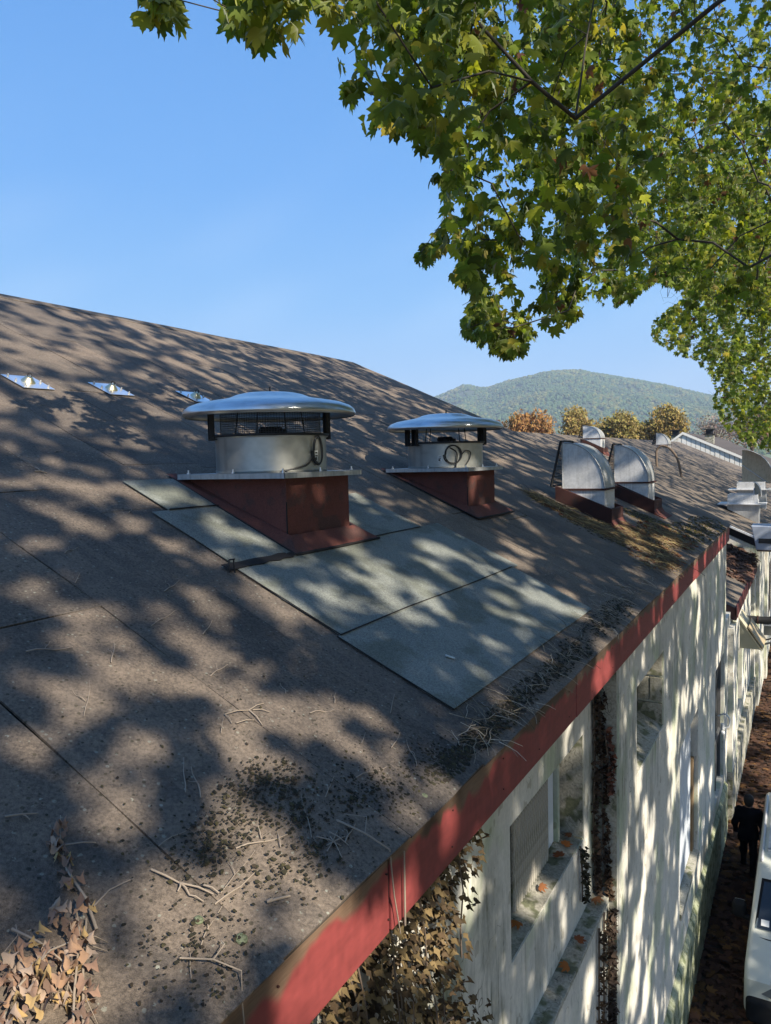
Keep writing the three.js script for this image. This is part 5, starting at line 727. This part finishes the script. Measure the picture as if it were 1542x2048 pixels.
// single orange leaves on sill and ledge
{
  const orange = [leafMat(0.42, 0.14, 0.035, 0.2), leafMat(0.33, 0.13, 0.05, 0.2), leafMat(0.24, 0.08, 0.03, 0.2)];
  [[-1.96, -3.725, -5.36, 'orange leaf at the near end of the grey window sill'], [-1.93, -3.725, -5.95, 'brown leaf in the middle of the grey window sill'], [-1.96, -3.725, -6.53, 'small orange leaf by the corrugated panel on the sill'], [-1.95, -3.725, -6.75, 'orange leaf toward the far end of the sill'], [-1.98, -3.725, -6.92, 'dark red leaf at the sill corner'], [-1.75, -4.45, -6.47, 'dark orange curled leaf midway on the wall ledge'], [-1.77, -4.45, -6.05, 'orange-green leaf on the nearer part of the ledge'], [-1.76, -4.45, -7.15, 'brown leaf at the far end of the ledge']].forEach(([x, y, z, label], i) => {
    const g = leafFine.clone().translate(0, -0.4, 0.1); const m = solo('fallen_leaf', g, orange[i % 3], [x, y + 0.02, z], label, 'leaf', 'fallen leaves on sill and ledge'); m.rotation.set(-1.4 + gauss() * 0.3, gauss() * 0.3, rnd() * 6.3); m.scale.setScalar(rr(0.085, 0.11)); });
}
// twigs
{
  const T = '1.85,-2.95 1.65,-2.51 2.41,-2.85 1.32,-2.9 1.66,-3.18 1.36,-2.13 1,-3.17 2.15,-3.32 .75,-2.18 .69,-2.21 .25,-2.43 .36,-2.68 .49,-3.19 .35,-2.93 .37,-3.31 .3,-1.93 .28,-1.88 .38,-2.25 .3,-2.28 .14,-2.53 .41,-2.13 .79,-3.36 .81,-3.15 2.76,-3.03 5.65,-4.81 5.29,-5.28 .78,-4.26 .61,-4.23 .68,-5.24 .19,-1.72 .13,-1.62 .95,-2.6 .55,-3.6 .2,-3.3 .6,-1.9 1.9,-2.2 3.2,-3.9 4.4,-4.1'.split(' ').map((s) => s.split(',').map(Number));
  const twig = (u, z, a, L, r, h = 0.012, kink = 0.25) => { const p = []; let x = 0, y = 0, d = a; const n = 5; for (let k = 0; k <= n; k++) { p.push(RP(u + x, z + y, h + 0.008 * Math.sin(k * 1.3) + wob(u, z))); d += gauss() * kink; x += Math.cos(d) * L / n; y += Math.sin(d) * L / n; } return rod(p, r, r * 0.55, 5); };
  const TL = ['long kinked twig left of the grey-green felt, beside a seam', 'pale bent twig in the sunny patches left of the roof middle', 'lone twig on the dark felt high above the sunny patches', 'small twig just up the slope from the star-shaped twig', 'thin twig halfway between the star-shaped twig and the grey-green felt', 'short twig near the left edge, level with the star-shaped twig', 'twig just below and right of the star-shaped twig', 'twig close to the near corner of the grey-green felt', 'twig above the moss bed on its left side', 'forked twig touching the left tip of the moss bed', 'twig on the lower fringe of the moss bed', 'long twig across the middle of the moss bed', 'twig at the upper right end of the moss bed', 'twig caught in the right half of the moss bed', 'twig between the moss bed and the eaves corner of grey-green felt', 'straight twig just right of the stout forked branch', 'twig near the pale green lichen pad in the large sunny patch', 'upright twig between the stout branch and the moss bed', 'twig on the near edge of the moss bed', 'twig at the eaves below the moss bed', 'twig left of the moss bed and right of the large sunny patch', 'twig up the slope from the right end of the moss bed', 'thin twig above the middle of the moss bed', 'twig beside the seam above the first sheet joint at left', 'twig just below the middle square roof plate', 'twig below the first square roof plate', 'twig lying on the lower grey-green sheet near its left edge', 'twig on the grey-green felt close to its lower corner', 'forked twig at the far middle of the lower grey-green sheet', 'twig beside the moss cushion close to the eaves', 'twig nearest the bottom of the view at the eaves', 'twig on bare felt a little below the star-shaped twig', 'twig on bare felt right of the star-shaped twig, nearer the grey-green felt', 'short twig on the eaves side of the moss, toward the red board joint', 'twig up the slope from the stout forked branch', 'twig on the sunlit felt near the left seam', 'twig just left of the topmost grey-green strip', 'twig in the sunny patches above the topmost grey-green strip'];
  T.forEach(([u, z], i) => { const a = rr(-0.9, 0.5) - 1.1, L = rr(0.09, 0.24) * (i % 5 ? 1 : 1.2), p = RP(u, z), t = thing('twig', TL[i], 'twig', p.toArray(), 'dry twigs scattered over the near roof'); part(t, 'stem', twig(u, z, a, L, rr(0.0022, 0.0042)), M.twig); if (i % 2) part(t, 'side_shoot', twig(u + Math.cos(a) * L * 0.4, z + Math.sin(a) * L * 0.4, a + rr(0.5, 0.9), L * 0.35, 0.002), M.twig); });
  const fork = (label, list) => { const [u, z] = list[0], t = thing('twig', label, 'twig', RP(u, z).toArray(), 'dry twigs scattered over the near roof'); list.forEach(([a, b, c, d, r], i) => { const m = [(a + c) / 2 + gauss() * 0.012, (b + d) / 2 + gauss() * 0.012]; part(t, i ? 'side_shoot' : 'stem', [rod([RP(a, b, 0.014), RP(m[0], m[1], 0.02), RP(c, d, 0.012)], r, r * 0.7, 6)], M.twig); }); };
  fork('star-shaped branching twig on the sunny middle of the roof', [[1.04, -2.72, 1.0, -2.86, 0.004], [1.0, -2.86, 1.0, -2.98, 0.003], [1.0, -2.86, 0.88, -2.83, 0.004], [1.04, -2.72, 0.97, -2.7, 0.003], [0.96, -2.72, 0.93, -2.82, 0.003], [0.99, -2.88, 0.93, -2.95, 0.003]]);
  fork('stout forked branch lying in the large sunny patch', [[0.53, -1.8, 0.42, -1.84, 0.0045], [0.42, -1.84, 0.31, -1.9, 0.004], [0.42, -1.84, 0.36, -1.83, 0.004], [0.36, -1.83, 0.31, -1.85, 0.003], [0.36, -1.9, 0.3, -1.92, 0.004], [0.42, -1.84, 0.4, -1.81, 0.004]]);
  fork('bleached twig with a fork at the left edge', [[1.03, -1.55, 0.98, -1.65, 0.004], [1.01, -1.6, 0.97, -1.61, 0.003]]);
  fork('flat grey chip of wood close to the eaves', [[0.16, -2.03, 0.12, -2.12, 0.0065], [0.16, -2.03, 0.145, -2.055, 0.006]]);
  fork('tangle of thin twigs at the right of the moss', [[0.2, -2.5, 0.1, -2.45, 0.003], [0.18, -2.45, 0.16, -2.56, 0.003], [0.22, -2.52, 0.12, -2.53, 0.003], [0.24, -2.45, 0.14, -2.5, 0.003], [0.16, -2.42, 0.2, -2.55, 0.0025]]);
  fork('upright stub of twig beside the dark seam up the roof', [[4.02, -3.66, 3.98, -3.74, 0.006], [4.0, -3.7, 4.1, -3.72, 0.005]]);
  const chip = solo('wood_chip', [bx(-0.035, 0.035, 0, 0.008, -0.012, 0.012, 0.002)], std({ color: col(0.45, 0.5, 0.48) }), RP(0.66, -4.62, 0.03).toArray(), 'pale flat chip lying on the grey-green felt', 'chip'); chip.rotation.set(0.1, 0.6, -A);
  [[0.27, -1.79, 0.022, 'pale green round lichen pad inside the large sunny patch'], [0.12, -1.85, 0.028, 'pale green moss cushion close to the eaves'], [0.06, -3.14, 0.03, 'grey-green moss cushion at the eaves beyond the moss bed']].forEach(([u, z, r, label]) => { const g = new THREE.SphereGeometry(1, 20, 10, 0, 6.3, 0, 1.7), p = g.attributes.position; for (let i = 0; i < p.count; i++) { const s = 1 + 0.12 * (hash2(i, 3) - 0.5); p.setXYZ(i, p.getX(i) * s, p.getY(i) * 0.45 * s, p.getZ(i) * s); } g.computeVertexNormals(); const m = solo('moss_cushion', g, std({ map: stoneTex, color: col(0.42, 0.5, 0.36) }), RP(u, z, 0.004).toArray(), label, 'moss', 'round moss cushions'); m.rotation.z = -A; m.scale.setScalar(r * 0.8); });
  const can = solo('metal_clip', [rod([V(0, 0, 0), V(0, 0.1, 0.01)], 0.008, 0.006, 5), rod([V(-0.05, 0.09, 0), V(0.02, 0.1, 0.02)], 0.006, 0.006, 5), rod([V(-0.04, 0.0, 0.01), V(-0.05, 0.09, 0)], 0.006, 0.006, 5)], M.dark, RP(2.17, -4.0, 0.02).toArray(), 'small dark bent wire clip beside the corner of the grey-green felt', 'clip');
}
// moss, needles and straw
{
  const clump = new THREE.IcosahedronGeometry(1, 1); { const b = clump.attributes.position; for (let i = 0; i < b.count; i++) { const x = b.getX(i), y = b.getY(i), z = b.getZ(i), s = 0.7 + 0.6 * hash2(Math.round(x * 40) + 50, Math.round(y * 40 + z * 70) + 90); b.setXYZ(i, x * s, y * s, z * s); } clump.computeVertexNormals(); }
  const bed = (name, label, cat, centres, n, smin, smax, tint, geo, mat, flat) => {
    const im = new THREE.InstancedMesh(geo, mat, n), m4 = new THREE.Matrix4(), q = new THREE.Quaternion(), c = new THREE.Color();
    for (let k = 0; k < n; k++) { const [u0, z0, ru, rz] = pick(centres), a = rnd() * 6.3, r = Math.pow(rnd(), 0.8) * 1.3, u = Math.max(-0.02, u0 + Math.cos(a) * r * ru), z = z0 + Math.sin(a) * r * rz, s = smin + (smax - smin) * Math.pow(rnd(), 2); q.setFromEuler(flat ? new THREE.Euler(0, rnd() * 6.3, -A + gauss() * 0.25, 'ZYX') : new THREE.Euler(0, rnd() * 6.3, -A + gauss() * 0.3, 'ZYX')); m4.compose(RP(u, z, 0.012 + (flat ? rnd() * 0.03 : 0)), q, flat ? V(s, s, s) : V(s * rr(0.8, 1.7), s * 0.45, s * rr(0.8, 1.7))); im.setMatrixAt(k, m4); const [r_, g_, b_] = pick(tint), v = rr(0.6, 1.3); c.setRGB(r_ * v, g_ * v, b_ * v); im.setColorAt(k, c); }
    im.name = name; tag(im, label, cat, null, 'stuff'); im.castShadow = im.receiveShadow = true; scene.add(im);
  };
  const dark = [[0.018, 0.016, 0.008], [0.028, 0.024, 0.011], [0.045, 0.037, 0.014], [0.035, 0.025, 0.014]];
  const near = '.62,-2.52 .5,-2.53 .6,-2.39 .41,-2.56 .28,-2.79 .24,-2.9 .53,-2.23 .48,-2.08 .35,-2.44 .19,-2.42 .22,-2.21 .61,-2.54 .18,-3.38 .17,-3.54 .14,-3.04 .48,-2.03'.split(' ').map((s) => [...s.split(',').map(Number), 0.1, 0.17]);
  bed('moss', 'dark moss clumps speckled over the near roof by the eaves', 'moss', near, 1700, 0.002, 0.0075, dark, clump, M.moss);
  bed('moss', 'scattered tiny dots of moss spread across the near felt', 'moss', [[0.7, -2.5, 0.6, 0.9], [0.4, -2, 0.3, 0.4], [0.2, -1.7, 0.15, 0.2], [0.3, -3, 0.25, 0.5]], 800, 0.0018, 0.006, dark, clump, M.moss);
  bed('moss', 'moss clumps along the eaves below the grey-green felt', 'moss', [[0.1, -3.97, 0.07, 0.25], [0.1, -4.4, 0.07, 0.25], [0.12, -4.9, 0.07, 0.3], [0.11, -5.47, 0.08, 0.3], [0.13, -6.1, 0.1, 0.3], [0.15, -7, 0.1, 0.5], [0.16, -7.9, 0.11, 0.5], [0.1, -3.5, 0.06, 0.2]], 2600, 0.0025, 0.011, dark, clump, M.moss);
  bed('moss', 'thick green-brown moss round the foot of the nearest cowl', 'moss', [[1.3, -11.3, 0.5, 0.4], [0.9, -12.4, 0.5, 0.6], [0.6, -13.6, 0.4, 0.8], [1.9, -11.5, 0.5, 0.2], [0.4, -15, 0.3, 1], [0.3, -17, 0.3, 1.2], [1.1, -14.3, 0.4, 0.4]], 3600, 0.006, 0.024, [[0.05, 0.045, 0.014], [0.1, 0.085, 0.02], [0.04, 0.03, 0.016], [0.12, 0.08, 0.03]], clump, M.moss);
  const straw = rod([V(0, 0, 0), V(0.3, 0.06, 0.02), V(0.62, 0.05, -0.05), V(1, 0, 0)], 0.013, 0.008, 4);
  bed('straw', 'pale dry straw and needles strewn about the nearest cowl curb', 'straw', [[1.6, -11.5, 0.5, 0.25], [1.2, -11.4, 0.4, 0.4], [0.9, -12.2, 0.5, 0.5], [0.6, -13.3, 0.35, 0.6], [2.3, -11.6, 0.3, 0.2], [0.35, -11.3, 0.3, 0.8]], 2600, 0.1, 0.34, [[0.3, 0.21, 0.1], [0.22, 0.15, 0.08], [0.4, 0.31, 0.14], [0.15, 0.1, 0.06]], straw, std({ roughness: 1 }), true);
  bed('needles', 'thin dry needles and stalks caught along the mossy eaves', 'needles', [[0.12, -4, 0.1, 0.3], [0.13, -4.6, 0.1, 0.3], [0.14, -5.4, 0.12, 0.4], [0.18, -6.2, 0.16, 0.4], [0.2, -7.2, 0.18, 0.5], [0.24, -8.2, 0.2, 0.7], [0.25, -9.5, 0.22, 0.7]], 520, 0.06, 0.22, [[0.42, 0.36, 0.27], [0.34, 0.27, 0.18], [0.12, 0.09, 0.05]], straw, std({ roughness: 1 }), true);
  const im = [[1.7, -11.45, 0.5, 0.3], [1.0, -12.2, 0.4, 0.5], [0.6, -13.5, 0.4, 0.7], [0.4, -11.4, 0.3, 0.8]];
  bed('dead_leaves', 'small brown dead leaves caught in the straw below the cowl', 'leaf litter', im, 750, 0.04, 0.09, [[0.25, 0.1, 0.05], [0.18, 0.08, 0.05], [0.3, 0.18, 0.08]], leafPlain, M_litter);
}
renderer.render(scene, camera);
